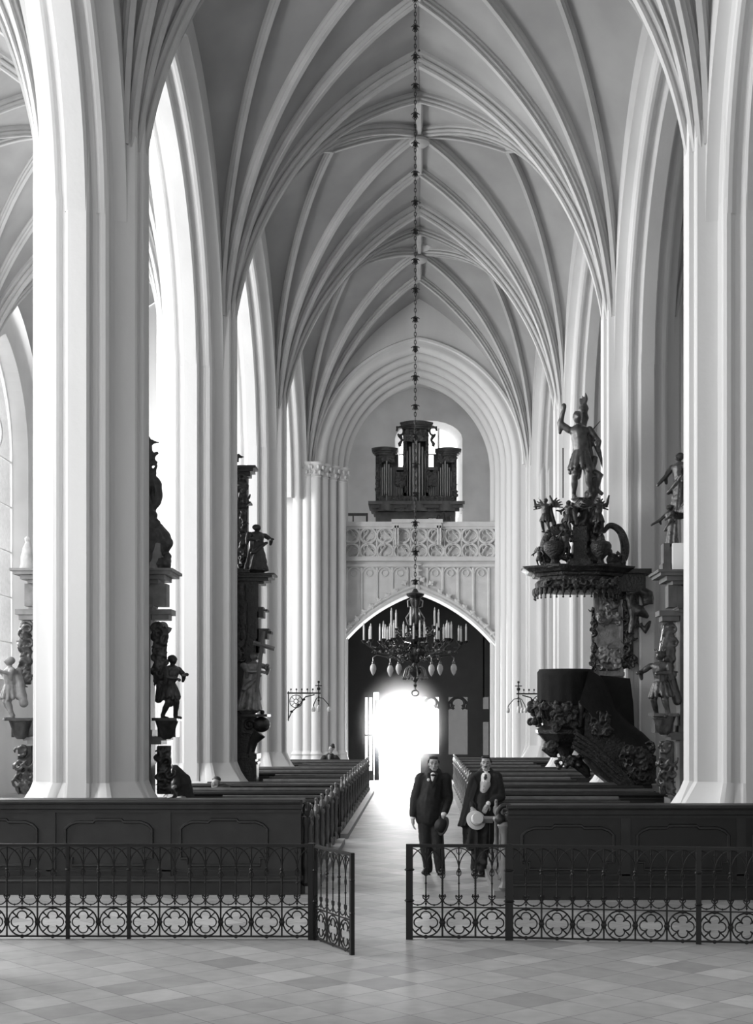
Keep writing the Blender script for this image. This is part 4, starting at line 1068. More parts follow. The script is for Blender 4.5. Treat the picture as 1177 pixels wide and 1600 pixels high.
um.stube([A3(228, 746), A3(226, 770), A3(230, 800), A3(228, 830)], [.1, .13, .13, .1], 8)
um.cap(A3(238, 805), A3(232, 795), .09, .07); um.ell(A3(243, 818), .08); um.stube([A3(246, 825), A3(256, 838), A3(262, 850), A3(258, 862)], [.1, .1, .09, .05], 8)
um.cap(A3(236, 830), A3(250, 860), .13, .08); um.ell(A3(260, 880), (.09, .1, .12)); um.ell(A3(262, 870), .06)
for p, q_, r in (((230, 735), (240, 715), .05), ((238, 712), (246, 708), .04), ((231, 724), (244, 722), .05)): um.cap(A3(*p), A3(*q_), r, r*.6)
um.tube([A3(236, 720), A3(233, 705), A3(231, 690)], [.07, .06, .04], 8); um.ell(A3(231, 686), .055); um.tube([A3(232, 692), A3(240, 690), A3(250, 692)], [.05, .035, .01], 6)
um.tube([A3(246, 727), A3(240, 738), A3(232, 742)], [.02, .06, .08], 6)
um.organic('figures', FIGD, up, .018, 1, .02, 9)
o = MB(); o.tube([A3(241, 893), A3(243, 870), A3(247, 850), A3(250, 835)], [.12, .11, .09, .03], 12); o.build('oval_medallion', GREYM, up)
# pale stage on the aisle side
up2 = thing('carved_figure_group', 'pale statue above the cornice of the altar at the far left edge', 'altar ornament', (ax_(40), ay+.3, zc1))
um = MB(); um.cap(A3(42, 893), A3(43, 860), .12, .08); um.cap(A3(43, 860), A3(44, 850), .08, .05); um.ell(A3(43, 843), .05); um.box((A3(36, 893).x, yy, zc1), (A3(50, 893).x, yy+.2, zc1+.12)); um.organic('figures', PALEM, up2, .018, 1, .01, 9)

# left pier 2 altar (dark wood)
bx_, by = pc(-1, 3), BAYS[3]+1.05
bt = thing('side_altar', 'dark wooden side altar with a broad cornice on the second pier on the left', 'altar', (bx_, by, 0))
def B3(px, py, d=None): d = d or by; return Vector((X(px, d), d, Z(py, d)))
def bbox(mb, px0, px1, py0, py1, y0=0, y1=.4, d=by): mb.box((X(px0, d), d+y0, Z(py1, d)), (X(px1, d), d+y1, Z(py0, d)))
hwp = 655-320  # not used further
def mirror_px(px): return 2*(655+bx_*F/by)-px
mb = MB(); L_ = mirror_px(392)
bbox(mb, L_, 392, 1030, 1260, 0, .5); bbox(mb, mirror_px(398), 398, 1180, 1260, -.05, .6); bbox(mb, mirror_px(402), 402, 1178, 1186, -.08, .65); mb.build('altar_base', DARKW, bt)
mb = MB(); bbox(mb, mirror_px(404), 404, 902, 1030, 0, .4); bbox(mb, mirror_px(398), 398, 985, 1120, .1, .4); mb.build('back_board', DARKW, bt)
mb = MB()
for a, b, c, ex in ((430, 896, 899, 0), (426, 899, 903, 0), (420, 903, 908, 0), (412, 908, 912, 0)): bbox(mb, mirror_px(a), a, b, c, -.15+(430-a)*.01, .5)
bbox(mb, 360, 392, 890, 896, -.2, .4); mb.build('cornice', DARKW, bt)
mb = MB()
for a0, a, b, c in ((404, 411, 948, 952), (404, 418, 952, 955), (402, 412, 955, 965), (402, 420, 982, 986), (402, 424, 986, 990), (402, 418, 990, 998), (400, 412, 998, 1020)): bbox(mb, a0, a, b, c, 0, .35)
mb.build('canopy_bracket', DARKW, bt)
mb = MB(); bbox(mb, 380, 420, 1116, 1120, -.25, .4); bbox(mb, 378, 402, 1120, 1146, -.1, .4)
mb.ell(B3(408, 1132), (.20, .25, .17), n=16); volute(mb, B3(391, 1133)+Vector((0, -.14, 0)), .13, 1, .035)
mb.tube([B3(405, 1145), B3(396, 1158), B3(392, 1175), B3(394, 1185)], [.16, .10, .08, .12], 10); bbox(mb, 375, 400, 1183, 1190, -.1, .3); bbox(mb, 372, 404, 1190, 1194, -.15, .35); bbox(mb, 374, 402, 1194, 1240, -.12, .32)
mb.ell(B3(410, 1113), .05); mb.build('console', DARKW, bt)
foliage('carved_drop', bt, FIGD, X(366, by), X(380, by), Z(1030, by), Z(945, by), by-.12, 60, .07, seed=8)
mb = MB(); bbox(mb, 368, 386, 735, 893, .05, .3); bbox(mb, 352, 400, 728, 732, -.1, .4); bbox(mb, 352, 396, 732, 737, -.06, .36); bbox(mb, 352, 391, 737, 744, 0, .3); bbox(mb, 352, 392, 784, 787, -.05, .3); bbox(mb, 352, 386, 787, 793, -.02, .3); mb.build('upper_stage', DARKW, bt)
foliage('carved_border', bt, FIGD, X(372, by), X(386, by), Z(785, by), Z(745, by), by, 30, .06, seed=9)
foliage('carved_border', bt, FIGD, X(374, by), X(384, by), Z(890, by), Z(795, by), by, 40, .05, seed=10)
mb = MB(); mb.lathe([(.10, Z(940, by)), (.10, Z(912, by))], (X(377, by), by-.1, 0), 12); mb.lathe([(.09, Z(1000, by)), (.11, Z(940, by))], (X(380, by), by-.12, 0), 12); mb.build('column', GILT, bt)
mb = MB(); mb.tube([B3(370, 722), B3(371, 712), B3(374, 709)], [.05, .04, .02], 6); mb.tube([B3(371, 711), B3(377, 714), B3(382, 714)], [.03, .03, .005], 6); mb.organic('finial', FIGD, bt, .015, 1)
def add_cross(px0, py0, px1, py1, d): pass
st = statue('monk_statue', 'dark robed monk statue with raised book standing on the dark altar cornice', B3(401, 892)+Vector((0, -.02, 0)), .98, R(40), 'robe', ((.14, -.16, .68), (-.10, -.18, .62)), mat('dark_painted_figure', .03, .5, var=.4, vscale=8), seed=11, flare=.14, bulk=1.6)
st = statue('saint_statue', 'silvery robed statue leaning on a tall cross on the left', B3(392, 1110)+Vector((-.02, -.12, 0)), 1.22, R(35), 'robe', ((.16, -.16, .78), (.10, -.18, .66)), FIGL, seed=12, flare=.14, lean=.12, bulk=1.4)
cx_ = thing('wooden_cross', 'grey cross carried by the silvery statue on the left altar', 'cross', B3(402, 1040)+Vector((0, -.35, 0)))
mb = MB(); a = B3(401, 1082, by-.35); b = B3(412, 986, by-.35); T = (b-a).normalized()
mb.tube([a, b], .04, 4); c1, c2 = B3(396, 1004, by-.35), B3(429, 1014, by-.35); mb.tube([c1, c2], .045, 4); mb.build('beam', mat('grey_cross_wood', .16, .6, var=.2), cx_, 0)

# ------------------------------------------------------------------ pulpit on the second right pier
PD = 26.3
def Q3(px, py, dy=0): d = PD+dy; return Vector((X(px, d), d, Z(py, d)))
pul = thing('pulpit', 'dark carved gilded pulpit with a curving stair on the right pier', 'pulpit', Q3(880, 1180))
pcx, pcy = X(884, PD), PD
def poly_ring(r, z, n=8, cx=None, cy=None, sy=1.0, a0=PI/8): 
    cx = pcx if cx is None else cx; cy = pcy if cy is None else cy
    return [Vector((cx+r*math.cos(a0+2*PI*i/n), cy+r*sy*math.sin(a0+2*PI*i/n), z)) for i in range(n)]
mb = MB(); rs = []
for py, r in ((1186, .10), (1180, .14), (1172, .20), (1165, .30), (1160, .42), (1158, .50), (1150, .60), (1146, .68), (1140, .70), (1137, .62), (1134, .56), (1098, .54), (1094, .58), (1090, .60)): rs.append(poly_ring(r*.88, Z(py, PD)))
mb.loft(rs); mb.build('tub', GILT, pul, 25)
for k in range(8):
    a = PI/8+2*PI*k/8; q = MB(); c = Vector((pcx+.57*math.cos(a), pcy+.57*math.sin(a), 0))
    q.tube([c+Vector((0, 0, Z(1136, PD))), c+Vector((.03*math.cos(a), .03*math.sin(a), Z(1120, PD))), c+Vector((.06*math.cos(a), .06*math.sin(a), Z(1105, PD))), c+Vector((.03*math.cos(a), .03*math.sin(a), Z(1095, PD)))], [.05, .045, .07, .05], 8); q.ell(c+Vector((.06*math.cos(a), .06*math.sin(a), Z(1100, PD))), .06); q.organic('corner_scroll', GILT, pul, .016, 1)
foliage('panel_relief', pul, GILT, X(866, PD), X(890, PD), Z(1132, PD), Z(1102, PD), PD-.60, 34, .06, seed=21)
mb = MB(); rnd = random.Random(5)
for i in range(26):
    a = rnd.uniform(2.7, 5.3); r = rnd.uniform(.56, .68); volute(mb, (pcx+r*math.cos(a), pcy+r*math.sin(a), Z(rnd.uniform(1100, 1145), PD)), rnd.uniform(.05, .09), rnd.choice((-1, 1)), .028)
mb.organic('carved_fringe', GILT, pul, .018, 1)
mb = MB(); mb.tube([Q3(856, 1160), Q3(852, 1170, .0), Q3(862, 1178), Q3(874, 1172)], [.07, .08, .08, .05], 10); volute(mb, Q3(863, 1168, -.3), .12, 1, .05)
mb.tube([Q3(880, 1186), Q3(900, 1190), Q3(916, 1205), Q3(920, 1215)], [.12, .13, .10, .05], 10)
for i in range(22): mb.ell(Q3(rnd.uniform(865, 925), rnd.uniform(1172, 1200), rnd.uniform(-.2, .1)), (.06, .06, .05), n=6)
mb.organic('corbel', GILT, pul, .02, 1)
# stair: sloping parapet from the tub down to the right
def slab(name, pts, y0, y1, m, par):
    q = MB(); q.loft([[Vector((X(p[0], PD), y0, Z(p[1], PD))) for p in pts], [Vector((X(p[0], PD), y1, Z(p[1], PD))) for p in pts]]); return q.build(name, m, par, 25)
slab('stair_parapet', [(910, 1100), (935, 1112), (960, 1140), (1000, 1172), (1018, 1180), (1018, 1222), (985, 1225), (955, 1195), (925, 1165), (908, 1150)], PD-.55, PD-.45, GILT, pul)
slab('stair_body', [(900, 1150), (960, 1190), (1010, 1215), (1018, 1245), (975, 1245), (935, 1212), (905, 1175)], PD-.44, PD+.5, DARKW, pul)
for k, (o0, o1) in enumerate(((0, 0), (7, 9), (14, 17), (-7, -7))):
    q = MB(); q.tube([Q3(898-o0*.3, 1152+o0, -.62), Q3(925, 1170+o0, -.62), Q3(962, 1203+o1, -.62), Q3(990, 1228+o1*.4, -.62)], .045, 8); q.build('handrail_moulding', GILT, pul)
foliage('stair_carving', pul, GILT, X(918, PD), X(945, PD), Z(1148, PD), Z(1112, PD), PD-.6, 36, .07, seed=25)
foliage('stair_carving', pul, GILT, X(965, PD), X(1010, PD), Z(1215, PD), Z(1165, PD), PD-.6, 60, .07, seed=26)
q = MB(); q.lathe([(.02, Z(1090, PD)), (.03, Z(1088, PD))], (pcx, pcy, 0), 6)
# back panel
mb = MB(); bd = PD+.35
mb.box((X(928, bd), bd, Z(1080, bd)), (X(975, bd), bd+.12, Z(925, bd))); mb.box((X(926, bd), bd-.05, Z(1056, bd)), (X(976, bd), bd, Z(1050, bd))); mb.box((X(969, bd), bd-.06, Z(1056, bd)), (X(973, bd), bd, Z(930, bd))); mb.box((X(929, bd), bd-.05, Z(1050, bd)), (X(933, bd), bd, Z(935, bd))); mb.build('back_panel', FIGL, pul)
foliage('relief_carving', pul, FIGL, X(936, bd), X(966, bd), Z(1048, bd), Z(1012, bd), bd-.04, 40, .06, seed=31)
foliage('relief_carving', pul, FIGL, X(936, bd), X(966, bd), Z(975, bd), Z(932, bd), bd-.04, 40, .06, seed=32)
foliage('side_carving', pul, GILT, X(974, bd), X(990, bd), Z(1040, bd), Z(925, bd), bd-.02, 60, .07, seed=33)
foliage('side_carving', pul, GILT, X(924, bd), X(930, bd), Z(1045, bd), Z(950, bd), bd-.02, 30, .05, seed=34)
dr = thing('hanging_cloth', 'dark draped cloth ends fluttering right of the pulpit back panel', 'cloth', Q3(1000, 940))
mb = MB(); mb.tube([Q3(978, 925), Q3(1000, 922), Q3(1012, 930), Q3(1014, 945)], [.05, .10, .14, .10], 8); mb.tube([Q3(985, 945), Q3(1000, 955), Q3(1014, 965)], [.08, .12, .04], 8); mb.tube([Q3(1000, 975), Q3(1008, 985), Q3(1017, 970)], [.05, .08, .03], 8); mb.tube([Q3(984, 930), Q3(990, 960), Q3(986, 990)], [.08, .08, .06], 8)
mb.organic('folds', FIGD, dr, .02, 1, .02, 8)
# black cloth over the book rest and down the stair rail
cl = thing('altar_cloth', 'black cloth draped over the pulpit edge and down its stair rail', 'cloth', Q3(890, 1060))
mb = MB()
nU, nV = 40, 12; ringsC = []
for i in range(nU+1):
    a = PI*.98+(PI*1.08)*i/nU; ring = []
    for j in range(nV+1):
        t = j/nV
        if t < .3: r = .40+.15*(t/.3); z = Z(1046, PD)-.03*(t/.3)**2
        else: r = .555+.015*math.sin(a*16)*(t-.3); z = Z(1048, PD)-(t-.3)/.7*(Z(1048, PD)-Z(1098+4*math.sin(a*3), PD))
        ring.append(Vector((pcx+r*math.cos(a), pcy+r*math.sin(a), z)))
    ringsC.append(ring)
mb.loft(ringsC, False); mb.lathe([(.02, Z(1047, PD)), (.52, Z(1046, PD)), (.545, Z(1052, PD)), (.52, Z(1075, PD))], (pcx, pcy, 0), 28); mb.build('cloth', VELVET, cl, 50)
q = MB(); top = [(922, 1046), (940, 1058), (950, 1075), (962, 1105), (985, 1130), (1005, 1145), (1020, 1160)]; bot = [(905, 1098), (918, 1110), (930, 1125), (950, 1140), (975, 1158), (1000, 1172), (1020, 1178)]
rr2 = []
for i, (a, b) in enumerate(zip(top, bot)):
    rr2.append([Q3(a[0], a[1], -.3+.02*i), Q3(a[0]-2, a[1]+2, -.52), Q3((a[0]+b[0])/2, (a[1]+b[1])/2, -.64-.02*(i % 2)), Q3(b[0], b[1], -.66+.02*(i % 2))])
q.loft(rr2, False); q.build('cloth_fall', VELVET, cl, 60)
q = MB(); q.loft([[Q3(x_, y_, -.25) for x_, y_ in ((938, 1055), (985, 1060), (990, 1100), (992, 1145), (1018, 1165), (1005, 1168), (960, 1140), (940, 1100))], [Q3(x_, y_, .2) for x_, y_ in ((938, 1055), (985, 1060), (990, 1100), (992, 1145), (1018, 1165), (1005, 1168), (960, 1140), (940, 1100))]]); q.build('cloth_shadow_fold', VELVET, cl)

# canopy
can = thing('pulpit_canopy', 'dark carved sounding board with a toothed hanging fringe above the pulpit', 'canopy', Q3(910, 905))
ccx = X(903, PD); CW = 1.08
mb = MB(); rs = []
for py, r in ((925, .75), (920, .86), (910, .88), (908, .80), (903, .82), (902, .92), (898, .95), (896, 1.05), (892, 1.10), (890, 1.16), (887, 1.18), (886, .9)): rs.append(poly_ring(r, Z(py, PD), 8, ccx, PD+.1, .75))
mb.loft(rs); 
mb.build('sounding_board', GILT, can, 25)
mb = MB(); mb.box((X(945, PD), PD-.1, Z(925, PD)), (X(1008, PD), PD+.7, Z(895, PD))); mb.box((X(940, PD), PD-.2, Z(897, PD)), (X(1016, PD), PD+.8, Z(890, PD))); mb.build('wall_bracket', DARKW, can)
for k in range(24):
    a = PI*.9+k/23*PI*1.2; c = Vector((ccx+.84*math.cos(a), PD+.1+.63*math.sin(a), 0))
    q = MB(); q.ell(c+Vector((0, 0, Z(925, PD))), (.05, .05, .08), n=8); q.tube([c+Vector((0, 0, Z(928, PD))), c+Vector((0, 0, Z(934, PD)))], [.02, .012], 6); q.ell(c+Vector((0, 0, Z(935.5, PD))), .022, n=6)
    q.build('fringe_drop', GILT, can)
foliage('fringe_carving', can, GILT, X(845, PD), X(960, PD), Z(922, PD), Z(910, PD), PD-.55, 60, .05, seed=41)
# scroll supports and urns on the canopy
for lab, px, r, s in (('large volute scroll on the left of the pulpit canopy', 862, .30, 1), ('large volute scroll on the right of the pulpit canopy', 962, .30, -1)):
    t = thing('volute_scroll', lab, 'ornament', Q3(px, 886, -.1))
    q = MB(); z0 = Z(886, PD); x0 = X(px, PD)
    pts = [(x0+s*.05, z0+.05), (x0-s*.12, z0+.15), (x0-s*.15, z0+.42), (x0+s*.0, z0+.70), (x0+s*.22, z0+.78), (x0+s*.36, z0+.68)] if s > 0 else [(x0-.12, z0+.05), (x0+.12, z0+.12), (x0+.17, z0+.40), (x0+.08, z0+.68), (x0-.12, z0+.80), (x0-.25, z0+.66)]
    q.stube([(p[0], PD-.1, p[1]) for p in pts], [.06, .08, .09, .08, .06, .04], 10); volute(q, (x0-s*(-.05), PD-.1, z0+.14), .15, s, .045)
    q.box((x0-.16, PD-.22, z0-.01), (x0+.16, PD+.05, z0+.07)); q.organic('scroll', GILT, t, .018, 1)
for lab, px, sc_ in (('small carved urn left of centre on the pulpit canopy', 866, 1.0), ('dark bowl shaped urn right of centre on the pulpit canopy', 939, 1.05)):
    t = thing('urn', lab, 'urn', Q3(px, 886, -.45)); c = Q3(px, 886, -.45)
    q = MB(); q.lathe([(.16*sc_, -.02), (.16*sc_, .05), (.08, .07), (.05, .14), (.08, .18), (.19, .30), (.21, .42), (.17, .48), (.10, .50), (.08, .54), (.03, .60), (.05, .64), (.01, .68)], c, 18); q.build('bowl', GILT, t)
ped = thing('statue_pedestal', 'grey square pedestal in the middle of the pulpit canopy', 'pedestal', Q3(906, 886, -.2)); c = Q3(906, 886, -.2)
q = MB(); q.box((c.x-.24, c.y-.15, c.z-.02), (c.x+.24, c.y+.15, c.z+.10)); q.box((c.x-.20, c.y-.12, c.z+.10), (c.x+.20, c.y+.12, c.z+.16)); q.box((c.x-.13, c.y-.10, c.z+.16), (c.x+.13, c.y+.10, c.z+.78)); q.build('block', GILT, ped)
cl2 = thing('cloud_mass', 'dark carved cloud and foliage mass heaped under the crowning angel', 'ornament', Q3(910, 800, 0))
q = MB(); rnd = random.Random(9)
for i in range(70):
    t = rnd.random(); py = 880-t*95; hw_ = 50*(1-t)**1.1+12; px = 905+rnd.uniform(-hw_, hw_)
    q.ell(Q3(px, py, rnd.uniform(-.2, .2)), (rnd.uniform(.05, .11),)*3, n=7)
q.tube([Q3(915, 800), Q3(930, 840, .1), Q3(925, 880)], [.12, .18, .2], 8); q.tube([Q3(905, 880), Q3(912, 820), Q3(925, 770), Q3(930, 745)], [.2, .16, .12, .06], 8)
q.organic('cloud', FIGD, cl2, .02, 1, .05, 8)
def putto(label, px, py, h, face, arms, seed, dy=-.3, m=None):
    return statue('putto', label, Q3(px, py, dy), h, face, 'legs', arms, m or FIGD, wings=True, seed=seed, flare=.06, cat='cherub')
putto('cherub with both arms up at the top left of the pulpit canopy', 853, 832, .66, R(-30), ((.16, -.1, 1.02), (-.25, -.1, .95)), 1)
putto('cherub leaning left in the upper middle of the pulpit canopy', 889, 832, .62, R(-60), ((.25, -.1, .80), (-.3, -.15, .72)), 2, -.35)
putto('cherub with raised hands on the right of the pulpit canopy', 935, 834, .70, R(30), ((.22, -.1, 1.04), (-.25, -.1, .70)), 3, -.3)
putto('small cherub head and wings low at the left corner of the pulpit canopy', 843, 886, .40, R(-40), ((.2, -.1, .5), (-.3, -.1, .6)), 4, -.2)
putto('cherub reaching across low in the middle of the pulpit canopy', 884, 872, .58, R(40), ((.25, -.15, .6), (-.25, -.1, .8)), 5, -.45)
putto('cherub crouching above the black cloth at the left of the pulpit tub', 846, 1135, .52, R(-30), ((.2, -.15, .85), (-.3, -.1, .6)), 6, -.35, GILT)
putto('cherub near the right end of the pulpit canopy', 974, 888, .34, R(30), ((.2, -.1, .9), (-.25, -.1, .6)), 7, -.2)
def ang_extra(mb):
    V = Vector
    for k in range(9):
        zz = .80+k*.035; tx = -.03+.028*(k % 3); mb.stube([(.03, .09, zz), (.05+tx, .11, zz+.08), (.03+tx*1.3, .10, zz+.16)], [.028, .030, .004], 6, 3)
    mb.stube([(.03, .09, .84), (.035, .1, 1.0), (.0, .1, 1.20)], [.035, .03, .004], 6, 3); mb.stube([(.05, .09, .84), (.07, .1, 1.0), (.045, .1, 1.15)], [.03, .025, .004], 6, 3)
    for k in range(6): mb.stube([(.08, .1, .80), (.17+.01*k, .1, .72-.03*k), (.19+.015*k, .1, .60-.05*k)], [.035, .03, .006], 6, 3)
    mb.tube([(.18, .05, .50), (.12, .08, .35), (.22, .08, .28), (.17, .06, .12), (.26, .05, .06)], [.03, .06, .06, .05, .02], 8)
statue('angel_statue', 'tall dark winged angel with one arm raised crowning the pulpit canopy', Q3(908, 780, -.05), 1.72, 0, 'legs', ((.16, -.1, .62), (-.20, -.05, 1.03)), mat('tarnished_gilt_figure', .09, .35, .3, var=.6, vscale=6, bump=.3), extra=ang_extra, seed=15, bulk=.98, flare=.10, lean=-.06, headtilt=-.01)
spr = thing('spear', 'thin dark rod held upright left of the crowning angel', 'spear', Q3(880, 720, -.2)); MB().tube([Q3(880, 778, -.1), Q3(880, 700, -.1)], .012, 6).build('rod', IRON, spr)
swd = thing('sword', 'thin curved blade held out right of the crowning angel', 'sword', Q3(925, 690, -.1)); MB().tube([Q3(912, 692, -.1), Q3(926, 672, -.1), Q3(938, 658, -.1)], [.018, .015, .006], 6).build('blade', FIGD, swd)

# ------------------------------------------------------------------ altar behind the near right pier
rx_, ry = 4.95, BAYS[2]+1.05
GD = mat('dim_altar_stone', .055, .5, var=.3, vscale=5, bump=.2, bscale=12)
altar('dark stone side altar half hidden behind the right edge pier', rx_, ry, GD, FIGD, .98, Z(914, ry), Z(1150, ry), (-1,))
statue('king_statue', 'dark crowned king statue in a tunic holding an orb, on the right altar bracket', (X(1032, ry), ry-.05, Z(1122, ry)), 1.02, R(-35), 'legs', ((.05, -.20, .66), (-.22, -.16, .68)), FIGD, crown=True, seed=17, flare=.09)
sw = thing('sceptre', 'pale rod leaning behind the crowned king on the right altar', 'sceptre', (X(1035, ry), ry, Z(990, ry))); MB().tube([(X(1031, ry), ry+.03, Z(1025, ry)), (X(1039, ry), ry+.03, Z(978, ry))], [.02, .03], 6).build('rod', FIGL, sw)
wb = thing('pedestal_block', 'plain white block on the cornice of the right altar', 'block', (X(1062, ry), ry+.1, Z(893, ry))); MB().box((X(1051, ry), ry-.05, Z(894, ry)), (X(1078, ry), ry+.3, Z(849, ry))).build('block', LINEN, wb)
wb = thing('pedestal_block', 'narrow grey pedestal left of the white block on the right altar', 'pedestal', (X(1044, ry), ry+.1, Z(893, ry))); q = MB(); q.box((X(1036, ry), ry+.02, Z(894, ry)), (X(1049, ry), ry+.3, Z(880, ry))); q.box((X(1038, ry), ry+.04, Z(880, ry)), (X(1048, ry), ry+.28, Z(848, ry))); q.build('block', GD, wb)
statue('angel_statue', 'dark angel leaning out from the top of the right altar beside the edge pier', (X(1053, ry), ry+.12, Z(849, ry)), .62, R(-70), 'robe', ((.24, -.3, .55), (-.2, -.35, .50)), FIGD, wings=True, seed=19, flare=.12, lean=-.2)
statue('angel_statue', 'dark figure partly hidden by the edge pier, highest on the right altar', (X(1068, ry), ry+.25, Z(800, ry)), .95, R(-50), 'robe', ((.2, -.2, .5), (-.2, -.2, .50)), FIGD, wings=False, seed=23, flare=.13)
# ------------------------------------------------------------------ the two men and the seated figures
KX = 19.5/2100/5.885
def hand_blobs(mb, wrist, d, palm_n, s=1, curl=.5, k=1.0):
    """five-fingered hand: wrist, pointing direction d, palm normal, s = thumb side sign"""
    w = Vector(wrist); d = Vector(d).normalized(); n = Vector(palm_n); n = (n-d*n.dot(d)).normalized(); a = d.cross(n)*s
    mb.cap(w, w+d*.045*k, .024*k, .028*k); mb.cap(w+d*.035*k+a*.02*k, w+d*.075*k+a*.026*k, .017*k, .014*k, 8); mb.cap(w+d*.035*k-a*.018*k, w+d*.07*k-a*.024*k, .017*k, .014*k, 8); mb.cap(w+d*.04*k, w+d*.078*k, .02*k, .018*k, 8)
    for i, L in enumerate((.070, .078, .073, .058)):
        b = w+d*.082*k+a*(.030-.020*i)*k; c = b; dd = d.copy(); r = .0095*k
        for seg in range(3):
            dd = (dd*math.cos(curl*(.6+.3*seg))+n*math.sin(curl*(.6+.3*seg))).normalized(); e = c+dd*L*(.45, .32, .23)[seg]*k
            mb.cap(c, e, r, r*.92, 6); c = e; r *= .92
    b = w+d*.02*k+a*.026*k; e = b+(d*.6+a*.7+n*.3).normalized()*.042*k; f = e+(d*.85+a*.15+n*.45).normalized()*.034*k
    mb.cap(b, e, .014*k, .012*k, 6); mb.cap(e, f, .0115*k, .009*k, 6)
def head(mbs, c, turn=0, tilt=0, h=.23):
    """skin head blobs; c = centre of the head"""
    c = Vector(c); k = h/.23; M = Matrix.Rotation(turn, 3, 'Z') @ Matrix.Rotation(tilt, 3, 'Y')
    def q(x, y, z): return c+M @ (Vector((x, y, z))*k)
    m = mbs
    m.ell(q(0, .015, .025), (.074*k, .088*k, .088*k), M, 14); m.ell(q(0, -.025, -.02), (.062*k, .058*k, .075*k), M, 12)
    m.cap(q(-.018, -.055, -.088), q(.018, -.055, -.088), .024*k, .024*k, 8); m.cap(q(-.045, -.01, -.06), q(-.02, -.05, -.09), .022*k, .02*k, 8); m.cap(q(.045, -.01, -.06), q(.02, -.05, -.09), .022*k, .02*k, 8)
    m.cap(q(0, -.078, .012), q(0, -.100, -.028), .009*k, .013*k, 8); m.ell(q(-.012, -.088, -.03), .008*k, n=6); m.ell(q(.012, -.088, -.03), .008*k, n=6)
    m.cap(q(-.045, -.068, .028), q(-.012, -.078, .026), .010*k, .009*k, 6); m.cap(q(.045, -.068, .028), q(.012, -.078, .026), .010*k, .009*k, 6)
    m.cap(q(-.020, -.080, -.053), q(.020, -.080, -.053), .007*k, .007*k, 6); m.cap(q(-.016, -.078, -.064), q(.016, -.078, -.064), .007*k, .007*k, 6)
    for s in (-1, 1): m.ell(q(s*.076, .012, -.005), (.010*k, .018*k, .032*k), M, 8); m.ell(q(s*.042, -.052, -.015), (.02*k, .02*k, .02*k), n=8)
    return q, M, k
def face_parts(q, M, k, par, hair_pts=None, moust=False, hairm=HAIR, part_side=1):
    for s in (-1, 1):
        MB().ell(q(s*.030, -.072, .008), (.0135*k, .008*k, .007*k), M, 8).build('eye', mat('dark_eye', .02, .3), par)
        MB().tube([q(s*.014, -.088, .034), q(s*.032, -.085, .040), q(s*.050, -.068, .034)], [.004*k, .006*k, .003*k], 6).build('eyebrow', hairm, par)
    MB().tube([q(-.022, -.084, -.058), q(0, -.089, -.057), q(.022, -.084, -.058)], [.001, .0035*k, .001], 5).build('mouth', mat('lip', .12, .5), par)
    h = MB(); h.ell(q(0, .034, .048), (.079*k, .082*k, .076*k), M, 14); h.ell(q(0, -.002, .100), (.064*k, .062*k, .026*k), M, 12); h.ell(q(part_side*.025, -.032, .104), (.042*k, .034*k, .020*k), M, 10)
    for s in (-1, 1): h.cap(q(s*.074, .005, .05), q(s*.074, .03, -.01), .018*k, .016*k, 8)
    h.ell(q(0, .06, -.02), (.065*k, .045*k, .06*k), M, 10)
    for i in range(10): h.ell(q(-.055+.012*i, -.02+.004*(i % 3), .112-.002*abs(i-5)), (.014*k,)*3, n=6)
    h.organic('hair', hairm, par, .006, 1, .003, 60)
    if moust: MB().tube([q(-.026, -.082, -.048), q(-.012, -.092, -.043), q(0, -.094, -.045), q(.012, -.092, -.043), q(.026, -.082, -.048)], [.003, .008, .007, .008, .003], 6).build('moustache', hairm, par)

# --- man on the right: open coat, pale waistcoat, straw hat held in front
DB = 19.5; GB = 1224
def B_(zx, zz, dy=0): return Vector(((620+zx/5.885-VX)*DB/F, DB+dy, (GB-zz)*KX))
manB = thing('person', 'man in a long dark overcoat and pale waistcoat holding a straw hat and a box', 'person', B_(770, 1224))
bd = MB()
qB, MB_, kB = head(bd, B_(821, 197), R(-6), 0, .215)
bd.cap(B_(822, 262, .02), B_(822, 235, .01), .052, .05); bd.cap(B_(820, 330, .05), B_(818, 560, .03), .10, .10); bd.ell(B_(820, 330, .04), (.18, .06, .06))
bd.ell(B_(790, 660, .02), (.15, .11, .12))
bd.chain([B_(745, 700, .02), B_(728, 950, -.01), B_(716, 1185, .05)], [.085, .055, .038]); bd.chain([B_(830, 700, .02), B_(800, 950, -.03), B_(780, 1195, -.02)], [.085, .055, .038])
bd.chain([B_(720, 335, .03), B_(672, 480, .02), B_(690, 600, -.10)], [.06, .045, .032]); hand_blobs(bd, B_(690, 600, -.13), (.35, -.5, -.5), (.3, .6, -.6), -1, .9, .95)
bd.chain([B_(918, 335, .03), B_(955, 505, .0), B_(838, 558, -.15)], [.06, .045, .032]); hand_blobs(bd, B_(834, 560, -.17), (-.4, -.15, -.8), (.0, .9, -.3), 1, .55, 1.0)
o = bd.organic('body', SKIN, manB, .0065, 1)
face_parts(qB, MB_, kB, manB, moust=True, part_side=-1)
tr = MB(); tr.ell(B_(790, 670, .02), (.165, .12, .12)); tr.chain([B_(750, 700, .02), B_(732, 950, -.01), B_(718, 1178, .04)], [.10, .075, .062]); tr.chain([B_(828, 700, .02), B_(802, 950, -.04), B_(782, 1188, -.03)], [.10, .075, .064])
for a, b in (((720, 1060, -.04), (740, 1090, -.07)), ((780, 1080, -.08), (806, 1100, -.10))): tr.cap(B_(*a), B_(*b), .05, .05)
tr.organic('trousers', TROU, manB, .012, 2, .006, 25)
